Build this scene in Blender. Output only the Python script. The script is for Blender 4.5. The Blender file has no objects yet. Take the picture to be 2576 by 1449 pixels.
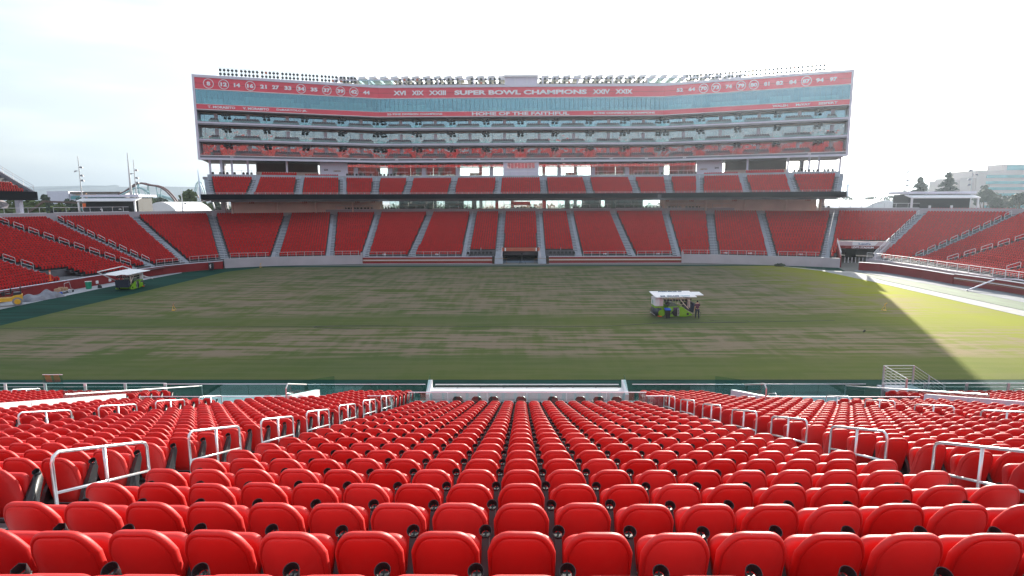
import bpy, math, random
import numpy as np
from mathutils import Vector, Matrix
random.seed(7); R = math.radians; PI = math.pi
SC = bpy.context.scene; COL = SC.collection
# ------------------------------------------------------------------ camera
EYE = Vector((0, 0, 11.5)); FPX, CPX, CPY = 1510.0, 1288.0, 724.5
_p, _y, _r = R(8.25), .0149, .0045
_f = Vector((-math.sin(_y)*math.cos(_p), math.cos(_y)*math.cos(_p), -math.sin(_p)))
_x = Vector((math.cos(_y), math.sin(_y), 0)); _u = _x.cross(_f)
_rx = _x*math.cos(_r)-_u*math.sin(_r); _up = _x*math.sin(_r)+_u*math.cos(_r)
cam = bpy.data.cameras.new('camera'); co = bpy.data.objects.new('camera', cam); COL.objects.link(co)
m = Matrix((_rx, _up, -_f)).transposed().to_4x4(); m.translation = EYE; co.matrix_world = m
cam.sensor_width = 36; cam.lens = 36*FPX/2576; cam.clip_start = .05; cam.clip_end = 30000
SC.camera = co
def at(px, py, Y):                      # point of a sight line at distance Y (sizes measured from the photo)
    d = _f+_rx*((px-CPX)/FPX)-_up*((py-CPY)/FPX); return EYE+d*(Y/d.y)
def onz(px, py, z=0):
    d = _f+_rx*((px-CPX)/FPX)-_up*((py-CPY)/FPX); return EYE+d*((z-EYE.z)/d.z)
# ------------------------------------------------------------------ light
SUN_AZ, SUN_EL = R(23.0), R(18.0)       # azimuth to the right of +Y
W = bpy.data.worlds.new('World'); SC.world = W; W.use_nodes = True
nt = W.node_tree; bg = nt.nodes['Background']
sky = nt.nodes.new('ShaderNodeTexSky'); sky.sky_type = 'NISHITA'; sky.sun_disc = False
sky.sun_elevation = SUN_EL; sky.sun_rotation = SUN_AZ; sky.air_density = 1.0; sky.dust_density = 2.0; sky.ozone_density = 1.0
tc = nt.nodes.new('ShaderNodeTexCoord'); mp = nt.nodes.new('ShaderNodeMapping'); mp.inputs['Scale'].default_value = (1.3, 1.3, 7)
nz = nt.nodes.new('ShaderNodeTexNoise'); nz.inputs['Scale'].default_value = 1.6; nz.inputs['Detail'].default_value = 6
cr = nt.nodes.new('ShaderNodeValToRGB'); cr.color_ramp.elements[0].position = .36; cr.color_ramp.elements[1].position = .64; cr.color_ramp.elements[0].color = (.9, .9, .9, 1); cr.color_ramp.elements[1].color = (.62, .62, .62, 1)
mx = nt.nodes.new('ShaderNodeMixRGB'); mx.inputs[2].default_value = (2.45, 2.68, 2.82, 1)
sc_ = nt.nodes.new('ShaderNodeMath'); sc_.operation = 'MULTIPLY'; sc_.inputs[1].default_value = .92
L = nt.links.new
L(tc.outputs['Generated'], mp.inputs[0]); L(mp.outputs[0], nz.inputs[0]); L(nz.outputs[0], cr.inputs[0]); L(cr.outputs[0], sc_.inputs[0])
c2_ = nt.nodes.new('ShaderNodeValToRGB'); c2_.color_ramp.elements[0].position = .46; c2_.color_ramp.elements[1].position = .60; c2_.color_ramp.elements[0].color = (1, 1, 1, 1); L(nz.outputs[0], c2_.inputs[0])
m2_ = nt.nodes.new('ShaderNodeMixRGB'); m2_.inputs[1].default_value = (2.22, 2.40, 2.55, 1); m2_.inputs[2].default_value = (3.3, 3.35, 3.4, 1)
c2_.color_ramp.elements[0].color = (0, 0, 0, 1); L(c2_.outputs[0], m2_.inputs[0]); L(m2_.outputs[0], mx.inputs[2]); L(sc_.outputs[0], mx.inputs[0]); L(sky.outputs[0], mx.inputs[1]); L(mx.outputs[0], bg.inputs[0]); bg.inputs[1].default_value = .15
sl = bpy.data.lights.new('sun', 'SUN'); sl.energy = 5.0; sl.angle = R(.5); sl.color = (1, .93, .82)
so = bpy.data.objects.new('sun', sl); COL.objects.link(so)
sd = Vector((math.sin(SUN_AZ)*math.cos(SUN_EL), math.cos(SUN_AZ)*math.cos(SUN_EL), math.sin(SUN_EL)))
so.rotation_euler = sd.to_track_quat('Z', 'Y').to_euler(); so.location = sd*300
SC.view_settings.view_transform = 'Standard'; SC.view_settings.look = 'None'; SC.view_settings.gamma = 1; SC.view_settings.exposure = 1.27
SC.cycles.max_bounces = 6; SC.cycles.diffuse_bounces = 3; SC.cycles.glossy_bounces = 3; SC.cycles.transparent_max_bounces = 12
SC.cycles.caustics_reflective = False; SC.cycles.caustics_refractive = False
# ------------------------------------------------------------------ materials
def mat(name, col, rough=.6, metal=0., noise=0., nscale=3., bump=0., spec=.5, coat=0., stretch=None, col2=None, sheen=0.):
    M = bpy.data.materials.new(name); M.use_nodes = True; n = M.node_tree; b = n.nodes['Principled BSDF']
    b.inputs['Roughness'].default_value = rough; b.inputs['Metallic'].default_value = metal
    b.inputs['Specular IOR Level'].default_value = spec; b.inputs['Coat Weight'].default_value = coat
    b.inputs['Sheen Weight'].default_value = sheen
    b.inputs['Base Color'].default_value = (*col, 1)
    if noise or bump or col2:
        t = n.nodes.new('ShaderNodeTexCoord'); g = n.nodes.new('ShaderNodeMapping'); g.inputs['Scale'].default_value = stretch or (1, 1, 1)
        z = n.nodes.new('ShaderNodeTexNoise'); z.inputs['Scale'].default_value = nscale; z.inputs['Detail'].default_value = 5
        n.links.new(t.outputs['Object'], g.inputs[0]); n.links.new(g.outputs[0], z.inputs[0])
        if noise or col2:
            c = n.nodes.new('ShaderNodeValToRGB'); c.color_ramp.elements[0].position = .32; c.color_ramp.elements[1].position = .68
            lo = [x*(1-noise) for x in col]; hi = col2 or [min(1, x*(1+noise)) for x in col]
            c.color_ramp.elements[0].color = (*lo, 1); c.color_ramp.elements[1].color = (*hi, 1)
            n.links.new(z.outputs[0], c.inputs[0]); n.links.new(c.outputs[0], b.inputs['Base Color'])
        if bump:
            bu = n.nodes.new('ShaderNodeBump'); bu.inputs['Strength'].default_value = bump; bu.inputs['Distance'].default_value = .05
            n.links.new(z.outputs[0], bu.inputs['Height']); n.links.new(bu.outputs[0], b.inputs['Normal'])
    return M
def glassmat(name, tint, fac, rough=.02, wav=0., wscale=.6, thru=(.8, .92, .9)):
    M = bpy.data.materials.new(name); M.use_nodes = True; n = M.node_tree; n.nodes.remove(n.nodes['Principled BSDF']); o = n.nodes['Material Output']
    gl = n.nodes.new('ShaderNodeBsdfGlossy'); gl.inputs['Color'].default_value = (*tint, 1); gl.inputs['Roughness'].default_value = rough
    tr = n.nodes.new('ShaderNodeBsdfTransparent'); tr.inputs['Color'].default_value = (*thru, 1)
    mi = n.nodes.new('ShaderNodeMixShader'); mi.inputs[0].default_value = fac
    n.links.new(tr.outputs[0], mi.inputs[1]); n.links.new(gl.outputs[0], mi.inputs[2]); n.links.new(mi.outputs[0], o.inputs[0])
    if wav:
        t = n.nodes.new('ShaderNodeTexCoord'); z = n.nodes.new('ShaderNodeTexNoise'); z.inputs['Scale'].default_value = wscale; z.inputs['Detail'].default_value = 1.5
        bu = n.nodes.new('ShaderNodeBump'); bu.inputs['Strength'].default_value = wav; bu.inputs['Distance'].default_value = .1
        n.links.new(t.outputs['Object'], z.inputs[0]); n.links.new(z.outputs[0], bu.inputs['Height']); n.links.new(bu.outputs[0], gl.inputs['Normal'])
    return M
M = dict(
 seat=mat('red_plastic', (.57, .009, .006), .5, noise=.10, nscale=1.3, spec=.42),
 seatfar=mat('red_plastic_far', (.52, .012, .012), .55, noise=.22, nscale=1.5, spec=.4),
 blk=mat('black_plastic', (.022, .024, .027), .4),
 dark=mat('dark_grey_plastic', (.15, .14, .155), .55),
 conc=mat('concrete', (.36, .36, .38), .85, noise=.18, nscale=.7, bump=.1),
 step=mat('stair_concrete', (.38, .42, .47), .85, noise=.12, nscale=1.1),
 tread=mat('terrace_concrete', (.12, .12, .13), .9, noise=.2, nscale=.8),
 cwall=mat('wall_concrete', (.44, .41, .44), .8, noise=.08, nscale=.4),
 white=mat('white_paint', (.78, .78, .80), .5, noise=.03, nscale=2),
 lilac=mat('pale_metal_panel', (.66, .64, .74), .45, noise=.04, nscale=.6),
 grey=mat('grey_metal', (.25, .25, .28), .45, noise=.08, nscale=.8),
 mgrey=mat('mid_grey_panel', (.16, .17, .20), .5, noise=.08, nscale=.8),
 steel=mat('brushed_steel', (.72, .72, .74), .33, metal=.85, noise=.05, nscale=9),
 galv=mat('galvanised_steel', (.55, .56, .58), .45, metal=.6),
 red=mat('red_panel', (.74, .075, .115), .45, noise=.06, nscale=.25),
 dred=mat('red_wall_paint', (.23, .014, .016), .55, noise=.12, nscale=.5),
 gold=mat('gold_stripe', (.32, .20, .10), .5),
 beige=mat('beige_wall', (.86, .69, .61), .7, noise=.06, nscale=.5),
 brown=mat('brown_interior', (.13, .09, .075), .7, noise=.15, nscale=.4),
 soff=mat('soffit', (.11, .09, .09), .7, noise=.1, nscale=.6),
 black=mat('black_fascia', (.006, .008, .012), .7, spec=.15),
 glassA=glassmat('suite_glass', (.36, .50, .58), .60, wav=.015, wscale=1.2),
 glassB=glassmat('suite_glass_wavy', (.50, .54, .57), .54, wav=.16, wscale=1.1),
 glassL=glassmat('suite_glass_low', (.42, .46, .50), .46, wav=.16, wscale=1.1),
 glassP=glassmat('press_glass', (.26, .45, .54), .42, wav=.01),
 glassC=glassmat('club_glass', (.85, .9, .88), .07, wav=.03, thru=(.86, .95, .92)),
 glassR=glassmat('rail_glass', (.7, .85, .85), .09, thru=(.80, .92, .91)),
 blind=mat('pale_blind', (.55, .75, .75), .8),
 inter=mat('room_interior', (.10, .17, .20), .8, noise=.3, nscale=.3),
 letter=mat('white_lettering', (.86, .86, .90), .5),
 dletter=mat('dark_lettering', (.05, .03, .04), .6),
 rletter=mat('red_lettering', (.55, .10, .06), .6),
 lime=mat('lime_paint', (.22, .47, .02), .4, noise=.08, nscale=2),
 purple=mat('purple_paint', (.10, .05, .13), .5),
 yellow=mat('yellow_paint', (.72, .40, .03), .45, noise=.1, nscale=3),
 orange=mat('orange_plastic', (.80, .13, .02), .5),
 blue=mat('blue_plastic', (.02, .10, .52), .4),
 green=mat('green_plastic', (.01, .26, .15), .5),
 card=mat('cardboard', (.42, .26, .16), .8),
 tarp=mat('grey_tarp', (.17, .18, .22), .6, noise=.25, nscale=1.5, bump=.6),
 skin=mat('skin', (.50, .27, .19), .6), shirt=mat('maroon_cloth', (.10, .03, .055), .85), trousers=mat('navy_cloth', (.020, .026, .045), .85),
 hair=mat('dark_hair', (.015, .012, .012), .7),
 bark=mat('bark', (.12, .08, .05), .9, noise=.3, nscale=4),
 leafA=mat('olive_foliage', (.085, .115, .035), .7, noise=.35, nscale=.9),
 leafB=mat('dark_foliage', (.040, .062, .030), .7, noise=.35, nscale=.9),
 leafC=mat('conifer_needles', (.045, .07, .05), .7, noise=.3, nscale=.9),
 hotel=mat('tan_facade', (.50, .43, .42), .7, noise=.04, nscale=.1),
 tealw=mat('teal_window_band', (.12, .36, .40), .2, noise=.15, nscale=.2),
 mount=mat('mountain', (.055, .085, .11), .95, noise=.3, nscale=.003),
 coaster=mat('coaster_track', (.14, .06, .06), .5), teal=mat('coaster_teal', (.35, .52, .55), .5),
)
# ------------------------------------------------------------------ mesh helpers
SPLIT = dict(posts='post', mullions='mullion', columns='column', club_mullions='mullion', suite_doors='suite_door', counter_tops='counter_top', glass_dividers='glass_divider', club_doors='club_door', blinds='blind', club_piers='pier', rear_columns='rear_column', barrier_slats='barrier_slat', window_frames='window_frame', interior_blocks='interior_wall', booth_window_bars='window_bar', legs='leg')
class MB:
    def __init__(s): s.v = []; s.f = []; s.m = []
    def quad(s, a, b, c, d, m=0):
        n = len(s.v); s.v += [tuple(a), tuple(b), tuple(c), tuple(d)]; s.f.append((n, n+1, n+2, n+3)); s.m.append(m)
    def poly(s, pts, m=0):
        n = len(s.v); s.v += [tuple(p) for p in pts]; s.f.append(tuple(range(n, n+len(pts)))); s.m.append(m)
    def hexa(s, p, m=0):               # p: 4 bottom + 4 top, ccw
        n = len(s.v); s.v += [tuple(q) for q in p]
        for f in ((3, 2, 1, 0), (4, 5, 6, 7), (0, 1, 5, 4), (1, 2, 6, 5), (2, 3, 7, 6), (3, 0, 4, 7)):
            s.f.append(tuple(n+i for i in f)); s.m.append(m)
        return s
    def box(s, c, size, rz=0, m=0, rot=None):
        hx, hy, hz = [k/2 for k in size]; c = Vector(c)
        q = rot if rot is not None else Matrix.Rotation(rz, 3, 'Z')
        return s.hexa([c+q@Vector((a, b, d)) for d in (-hz, hz) for a, b in ((-hx, -hy), (hx, -hy), (hx, hy), (-hx, hy))], m)
    def bar(s, a, b, w, h=None, m=0):   # box beam between two points
        a, b = Vector(a), Vector(b); d = b-a; L_ = d.length
        if L_ < 1e-6: return s
        q = d.to_track_quat('Y', 'Z').to_matrix(); return s.box((a+b)/2, (w, L_, h or w), m=m, rot=q)
    def tube(s, pts, r, n=8, m=0, close=False, cap=True):
        pts = [Vector(p) for p in pts]; k = len(pts); base = len(s.v)
        for i, p in enumerate(pts):
            if close: t = pts[(i+1) % k]-pts[i-1]
            else: t = pts[min(i+1, k-1)]-pts[max(i-1, 0)]
            q = t.normalized().to_track_quat('Z', 'Y').to_matrix() if i == 0 else q0
            if i:
                q = (q0@Vector((0, 0, 1))).rotation_difference(t.normalized()).to_matrix()@q0
            q0 = q; rr = r[i] if isinstance(r, (list, tuple)) else r
            for j in range(n):
                a = 2*PI*j/n; s.v.append(tuple(p+q@Vector((rr*math.cos(a), rr*math.sin(a), 0))))
        for i in range(k if close else k-1):
            for j in range(n):
                a = base+i*n+j; b = base+i*n+(j+1) % n; c = base+((i+1) % k)*n+(j+1) % n; d = base+((i+1) % k)*n+j
                s.f.append((a, b, c, d)); s.m.append(m)
        if cap and not close:
            s.f.append(tuple(base+j for j in range(n))[::-1]); s.m.append(m)
            s.f.append(tuple(base+(k-1)*n+j for j in range(n))); s.m.append(m)
        return s
    def cyl(s, c, r, h, n=16, m=0, axis='Z', r2=None):
        ax = {'X': Vector((1, 0, 0)), 'Y': Vector((0, 1, 0)), 'Z': Vector((0, 0, 1))}[axis] if isinstance(axis, str) else Vector(axis).normalized()
        c = Vector(c); return s.tube([c-ax*h/2, c+ax*h/2], [r, r2 if r2 is not None else r], n, m)
    def prism(s, poly, y0, y1, m=0, fn=None):   # poly in (x,z), extruded in y
        n = len(poly); b = len(s.v); fn = fn or (lambda x, y, z: (x, y, z))
        for y in (y0, y1): s.v += [fn(x, y, z) for x, z in poly]
        s.f.append(tuple(b+i for i in range(n))); s.f.append(tuple(b+n+i for i in range(n))[::-1]); s.m += [m, m]
        for i in range(n):
            j = (i+1) % n; s.f.append((b+j, b+i, b+n+i, b+n+j)); s.m.append(m)
        return s
    def sphere(s, c, r, nu=10, nv=7, m=0):
        c = Vector(c); r = Vector(r) if hasattr(r, '__len__') else Vector((r, r, r)); b = len(s.v)
        for i in range(nv+1):
            a = PI*i/nv
            for j in range(nu):
                t = 2*PI*j/nu; s.v.append((c.x+r.x*math.sin(a)*math.cos(t), c.y+r.y*math.sin(a)*math.sin(t), c.z+r.z*math.cos(a)))
        for i in range(nv):
            for j in range(nu):
                s.f.append((b+i*nu+j, b+(i+1)*nu+j, b+(i+1)*nu+(j+1) % nu, b+i*nu+(j+1) % nu)); s.m.append(m)
        return s
    def mesh(s, name, mats, smooth=False, off=(0, 0, 0)):
        me = bpy.data.meshes.new(name); o = Vector(off)
        me.from_pydata([tuple(Vector(v)-o) for v in s.v], [], s.f)
        for x in (mats if isinstance(mats, (list, tuple)) else [mats]): me.materials.append(x)
        me.polygons.foreach_set('material_index', s.m)
        if smooth: me.polygons.foreach_set('use_smooth', [True]*len(s.f))
        me.update(); return me
    def pieces(s):
        par = list(range(len(s.v)))
        def fd(i):
            while par[i] != i: par[i] = par[par[i]]; i = par[i]
            return i
        for f in s.f:
            r = fd(f[0])
            for i in f[1:]: par[fd(i)] = r
        g = {}
        for f, m_ in zip(s.f, s.m): g.setdefault(fd(f[0]), []).append((f, m_))
        out = []
        for fs in g.values():
            b = MB(); ix = {}
            for f, m_ in fs:
                for i in f:
                    if i not in ix: ix[i] = len(b.v); b.v.append(s.v[i])
                b.f.append(tuple(ix[i] for i in f)); b.m.append(m_)
            out.append(b)
        return out
    def build(s, name, mats, parent=None, smooth=False, label=None, world=True, bevel=0):
        if name in SPLIT:
            ps = s.pieces()
            if len(ps) <= 100:
                for p_ in ps: o = p_.build(SPLIT[name], mats, parent, smooth, label, world, bevel)
                return o
            o = s.build(SPLIT[name], mats, parent, smooth, label, world, bevel); o['kind'] = 'stuff'; return o
        off = parent.matrix_world.translation if (parent is not None and world) else (0, 0, 0)
        if parent is not None and world:
            off = Vector(parent.location); pp = parent.parent
            while pp is not None: off += pp.location; pp = pp.parent
        me = s.mesh(name, mats, smooth, off); o = bpy.data.objects.new(name, me); COL.objects.link(o); o.parent = parent
        if label: o['label'] = label
        if bevel:
            b = o.modifiers.new('bevel', 'BEVEL'); b.width = bevel; b.segments = 2; b.limit_method = 'ANGLE'
        return o
def tag(o, label=None, cat=None, group=None, kind=None):
    for k, v in (('label', label), ('category', cat), ('group', group), ('kind', kind)):
        if v: o[k] = v
    return o
def thing(name, label, cat, loc=(0, 0, 0), rz=0, group=None):
    o = bpy.data.objects.new(name, None); COL.objects.link(o); o.location = loc; o.rotation_euler = (0, 0, rz); o.empty_display_size = .3
    return tag(o, label, cat, group)
def struct(name, mb, m, kind='structure'):
    o = mb.build(name, m); return tag(o, kind=kind)
KIDS = {}
def dup(root, loc, rz, label=None, group=None, kids=None):
    r = root.copy(); COL.objects.link(r); r.location = loc; r.rotation_euler = (0, 0, rz)
    if label: r['label'] = label
    if group: r['group'] = group
    for ch in kids if kids is not None else list(root.children):
        c = ch.copy(); COL.objects.link(c); c.parent = r
        for g in KIDS.get(ch.name, ()):
            d = g.copy(); COL.objects.link(d); d.parent = c
    return r
ORD = ['zeroth','first','second','third','fourth','fifth','sixth','seventh','eighth','ninth','tenth','eleventh','twelfth','thirteenth','fourteenth','fifteenth','sixteenth','seventeenth','eighteenth','nineteenth','twentieth','twenty-first','twenty-second','twenty-third','twenty-fourth','twenty-fifth','twenty-sixth','twenty-seventh','twenty-eighth','twenty-ninth','thirtieth','thirty-first']
class Inst:                             # merges many placed copies of small templates into one mesh
    def __init__(s): s.V = []; s.Fi = []; s.Ft = []; s.Fm = []; s.Fs = []; s.n = 0
    def add(s, tpl, P, RZ, smooth=False):
        v = np.array(tpl.v, np.float32); P = np.asarray(P, np.float32); RZ = np.asarray(RZ, np.float32)
        if len(P) == 0: return
        c, sn = np.cos(RZ)[:, None], np.sin(RZ)[:, None]
        X = v[None, :, 0]*c-v[None, :, 1]*sn+P[:, 0:1]; Y = v[None, :, 0]*sn+v[None, :, 1]*c+P[:, 1:2]; Z = v[None, :, 2]+P[:, 2:3]
        s.V.append(np.stack([X, Y, Z], 2).reshape(-1, 3))
        fi = np.concatenate([np.array(f) for f in tpl.f]); ft = np.array([len(f) for f in tpl.f])
        k = len(P); s.Fi.append((fi[None, :]+(np.arange(k)*len(v))[:, None]+s.n).reshape(-1)); s.Ft.append(np.tile(ft, k)); s.Fm.append(np.tile(np.array(tpl.m), k)); s.Fs.append(np.full(k*len(tpl.f), smooth))
        s.n += k*len(v)
    def build(s, name, mats, smooth=False):
        V = np.concatenate(s.V); Fi = np.concatenate(s.Fi).astype(np.int32); Ft = np.concatenate(s.Ft).astype(np.int32); Fm = np.concatenate(s.Fm).astype(np.int32)
        me = bpy.data.meshes.new(name); me.vertices.add(len(V)); me.vertices.foreach_set('co', V.reshape(-1))
        me.loops.add(len(Fi)); me.loops.foreach_set('vertex_index', Fi); me.polygons.add(len(Ft))
        me.polygons.foreach_set('loop_start', np.concatenate([[0], np.cumsum(Ft)[:-1]]).astype(np.int32))
        for x in mats: me.materials.append(x)
        me.polygons.foreach_set('material_index', Fm)
        me.polygons.foreach_set('use_smooth', np.concatenate(s.Fs)); me.update(calc_edges=True); me.validate()
        o = bpy.data.objects.new(name, me); COL.objects.link(o); return o
# slab-serif lettering built as geometry: strokes on a 4 x 6 grid, arcs for bowls
def text(body, center, height, xdir, parent, name='lettering', m=None, width=None, up=Vector((0, 0, 1)), label=None, depth=.04, bold=.035):
    cu = bpy.data.curves.new('t', 'FONT'); cu.body = body; cu.align_x = 'CENTER'; cu.align_y = 'CENTER'; cu.size = 1; cu.offset = bold; cu.extrude = .02; cu.resolution_u = 3
    ob = bpy.data.objects.new('t', cu); COL.objects.link(ob); dg = bpy.context.evaluated_depsgraph_get(); ev = ob.evaluated_get(dg); me = bpy.data.meshes.new_from_object(ev)
    COL.objects.unlink(ob); bpy.data.objects.remove(ob)
    vs = np.array([v.co[:] for v in me.vertices]); mn, mxx = vs.min(0), vs.max(0); cy = (mn+mxx)/2; h = mxx[1]-mn[1]; w = mxx[0]-mn[0]
    sy = height/h; sx = (width/w) if width else sy*1.25
    xd = Vector(xdir).normalized(); up = Vector(up).normalized(); nd = xd.cross(up); off = Vector((0, 0, 0)); pp = parent
    while pp is not None: off += pp.location; pp = pp.parent
    c0 = Vector(center)-off
    for v in me.vertices:
        p = v.co; v.co = c0+xd*((p.x-cy[0])*sx)+up*((p.y-cy[1])*sy)+nd*(p.z/.02*depth/2)
    me.materials.clear(); me.materials.append(m or M['letter']); me.name = name
    o = bpy.data.objects.new(name, me); COL.objects.link(o); o.parent = parent
    if label: o['label'] = label
    return o
def offp(path, d):                      # mitred offset of a 2-D polyline; d > 0 moves to its right-hand side
    out = []; n = len(path)
    for i, p in enumerate(path):
        p = Vector(p); ns = []
        for a, b in ((i-1, i), (i, i+1)):
            if a >= 0 and b < n:
                t = (Vector(path[b])-Vector(path[a])).normalized(); ns.append(Vector((t.y, -t.x)))
        k = sum(ns, Vector((0, 0))).normalized(); out.append(p+k*(d/max(.3, k.dot(ns[0]))))
    return out
def sweep(mb, path, o0, o1, z0, z1, m=0, ends=True):   # rectangular section between two offsets
    A, B = offp(path, o0), offp(path, o1)
    for i in range(len(path)-1):
        mb.hexa([(*A[i], z0), (*A[i+1], z0), (*B[i+1], z0), (*B[i], z0), (*A[i], z1), (*A[i+1], z1), (*B[i+1], z1), (*B[i], z1)], m)
    return mb
def along(path, s):
    for i in range(len(path)-1):
        a, b = Vector(path[i]), Vector(path[i+1]); l = (b-a).length
        if s <= l or i == len(path)-2: t = (b-a).normalized(); return a+t*s, t
        s -= l
def plen(path): return sum((Vector(b)-Vector(a)).length for a, b in zip(path, path[1:]))
# ------------------------------------------------------------------ ground and pitch
def sheet(name, pts, z, m):
    b = MB(); b.poly([(x, y, z) for x, y in pts]); return struct(name, b, m)
asph = mat('ground_surface', (.16, .16, .15), .9, noise=.3, nscale=.02)
b = MB(); b.quad((-12000, -3000, -.05), (12000, -3000, -.05), (12000, 14000, -.05), (-12000, 14000, -.05)); struct('ground', b, asph)
turfm = mat('artificial_turf', (.007, .045, .034), .9, spec=.1, noise=.35, nscale=1.2, stretch=(.12, 1, 1), bump=.3)
sheet('turf_surround', [(-57, 20), (52.6, 20), (52.6, 97), (54.5, 104), (50, 108), (-50, 108), (-57.5, 96.2)], -.02, turfm)
def grassmat():
    g = bpy.data.materials.new('pitch_grass'); g.use_nodes = True; n = g.node_tree; b = n.nodes['Principled BSDF']; b.inputs['Roughness'].default_value = .9; b.inputs['Specular IOR Level'].default_value = .04
    N = n.nodes.new; K = n.links.new; t = N('ShaderNodeTexCoord'); sp = N('ShaderNodeSeparateXYZ'); K(t.outputs['Object'], sp.inputs[0])
    def noise(scale, st, det=5):
        mpp = N('ShaderNodeMapping'); mpp.inputs['Scale'].default_value = st; z = N('ShaderNodeTexNoise'); z.inputs['Scale'].default_value = scale; z.inputs['Detail'].default_value = det
        K(t.outputs['Object'], mpp.inputs[0]); K(mpp.outputs[0], z.inputs[0]); return z.outputs[0]
    def ramp(inp, stops, col=None):
        r = N('ShaderNodeValToRGB'); e = r.color_ramp.elements
        while len(e) < len(stops): e.new(.5)
        for i, (p, c) in enumerate(stops): e[i].position = p; e[i].color = (c, c, c, 1) if not isinstance(c, tuple) else (*c, 1)
        K(inp, r.inputs[0]); return r.outputs[0]
    def math_(op, a, b_):
        x = N('ShaderNodeMath'); x.operation = op
        for i, v in enumerate((a, b_)):
            if isinstance(v, (int, float)): x.inputs[i].default_value = v
            else: K(v, x.inputs[i])
        return x.outputs[0]
    def mixc(f, a, b_):
        x = N('ShaderNodeMixRGB')
        for i, v in enumerate((f, a, b_)):
            if isinstance(v, (int, float)): x.inputs[i].default_value = v
            elif isinstance(v, tuple): x.inputs[i].default_value = (*v, 1)
            else: K(v, x.inputs[i])
        return x.outputs[0]
    yn = math_('DIVIDE', math_('SUBTRACT', sp.outputs['Y'], 37.8), 68.2)          # 0 near .. 1 far
    wob = math_('ADD', yn, math_('MULTIPLY', math_('SUBTRACT', noise(.03, (1, .4, 1)), .5), .05))
    mask = ramp(wob, [(0, .12), (.07, .12), (.10, .85), (.17, .95), (.225, .8), (.25, .2), (.305, .12), (.34, .8), (.5, .9), (.8, .8), (.97, .7), (1, .2)])
    ax = math_('ABSOLUTE', sp.outputs['X'], 0); edge = ramp(math_('DIVIDE', math_('ADD', ax, math_('MULTIPLY', yn, 3.5)), 52), [(0, 1.), (.80, 1.), (.93, .55), (.985, .05)])
    st = math_('ADD', math_('MULTIPLY', noise(1.0, (.15, 1.5, 1), 7), .56), math_('MULTIPLY', noise(.30, (.5, 1.1, 1), 5), .24)); st = math_('ADD', st, math_('MULTIPLY', noise(.9, (1.1, .14, 1), 6), .20))
    f = ramp(st, [(0, 0.), (.45, 0.), (.54, 1.), (1, 1.)]); f = math_('MULTIPLY', math_('MULTIPLY', f, mask), edge)
    gr = mixc(ramp(noise(.5, (.2, 1.4, 1)), [(.3, 0.), (.7, 1.)]), (.028, .054, .036), (.044, .066, .038))
    gr = mixc(ramp(noise(.05, (1, 1, 1), 2), [(.40, 0.), (.66, .4)]), gr, (.070, .080, .028))
    gr = mixc(ramp(math_('DIVIDE', math_('ADD', sp.outputs['X'], 0), 52), [(0, 0.), (.62, 0.), (.86, .85)]), gr, (.200, .215, .012))  # sunlight on the right of the pitch painted in as yellow-green
    tan = mixc(noise(6, (.3, 1, 1)), (.150, .114, .097), (.205, .158, .132))
    fin = mixc(f, gr, tan); K(fin, b.inputs['Base Color'])
    gl = N('ShaderNodeBsdfGlossy'); gl.inputs['Roughness'].default_value = .62; K(mixc(f, (.82, .88, .04), (.82, .66, .30)), gl.inputs['Color'])
    ms = N('ShaderNodeMixShader'); ms.inputs[0].default_value = .056; K(b.outputs[0], ms.inputs[1]); K(gl.outputs[0], ms.inputs[2]); K(ms.outputs[0], n.nodes['Material Output'].inputs['Surface'])
    bu = N('ShaderNodeBump'); bu.inputs['Strength'].default_value = .5; bu.inputs['Distance'].default_value = .03; K(noise(9, (1, 1, 1)), bu.inputs['Height']); K(bu.outputs[0], b.inputs['Normal'])
    return g
sheet('grass_pitch', [(-49.6, 37.8), (49.6, 37.8), (49.6, 96), (48.4, 102.5), (45, 106), (-45.5, 106), (-49.3, 99)], -.008, grassmat())
strip = mat('concrete_strip', (.30, .30, .30), .85, noise=.12, nscale=.8)
sheet('concrete_path', [(49.7, 30), (52.7, 30), (51.9, 80), (51.8, 86), (53.6, 97), (50.6, 98.4), (46.2, 104.9), (45.7, 104.6), (49.0, 98), (49.7, 84)], -.004, strip)
turf2 = mat('bright_turf', (.06, .12, .05), .8, noise=.35, nscale=.9, stretch=(1, .3, 1))
sheet('turf_strip', [(52.8, 30), (56.4, 30), (56.2, 78), (54.9, 89), (53.4, 95), (53.3, 96), (52.1, 86)], -.002, turf2)
walk = mat('walkway', (.17, .19, .22), .85, noise=.2, nscale=.9)
sheet('pavement', [(56.5, 30), (61.5, 30), (60, 75), (59, 88), (57.8, 96.5), (55.4, 99.6), (53.8, 97.2), (55, 89), (56.3, 78)], 0, walk)
sheet('concrete_path', [(-61.5, 30), (-57, 30), (-57, 80), (-56.6, 90), (-55.9, 97.5), (-56.6, 98.6), (-59, 90), (-60.4, 78)], -.004, mat('concrete_strip_cool', (.36, .38, .42), .85, noise=.15, nscale=.6))
# ------------------------------------------------------------------ near stand
def zn(Y): return 9.74-.321*Y+.001*Y*Y
TR = .86; Y0 = 3.5
def rowy(i): return Y0+TR*i
SP = .483
near = thing('near_stand', 'sunlit grey concrete terrace in the foreground carrying the rows of red seats', 'grandstand', (0, 12, 5))
def terr(x0, x1, i0, i1, name='terrace'):
    b = MB()
    for i in range(i0, i1+1):
        ya, yb = rowy(i)-.22, rowy(i)+TR-.22; z = zn(rowy(i))
        b.quad((x0, ya, z), (x1, ya, z), (x1, yb, z), (x0, yb, z)); zz = zn(rowy(i+1)) if i < i1 else z-.9
        b.quad((x0, yb, z), (x1, yb, z), (x1, yb, zz), (x0, yb, zz))
    return b.build(name, M['tread'], near)
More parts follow.
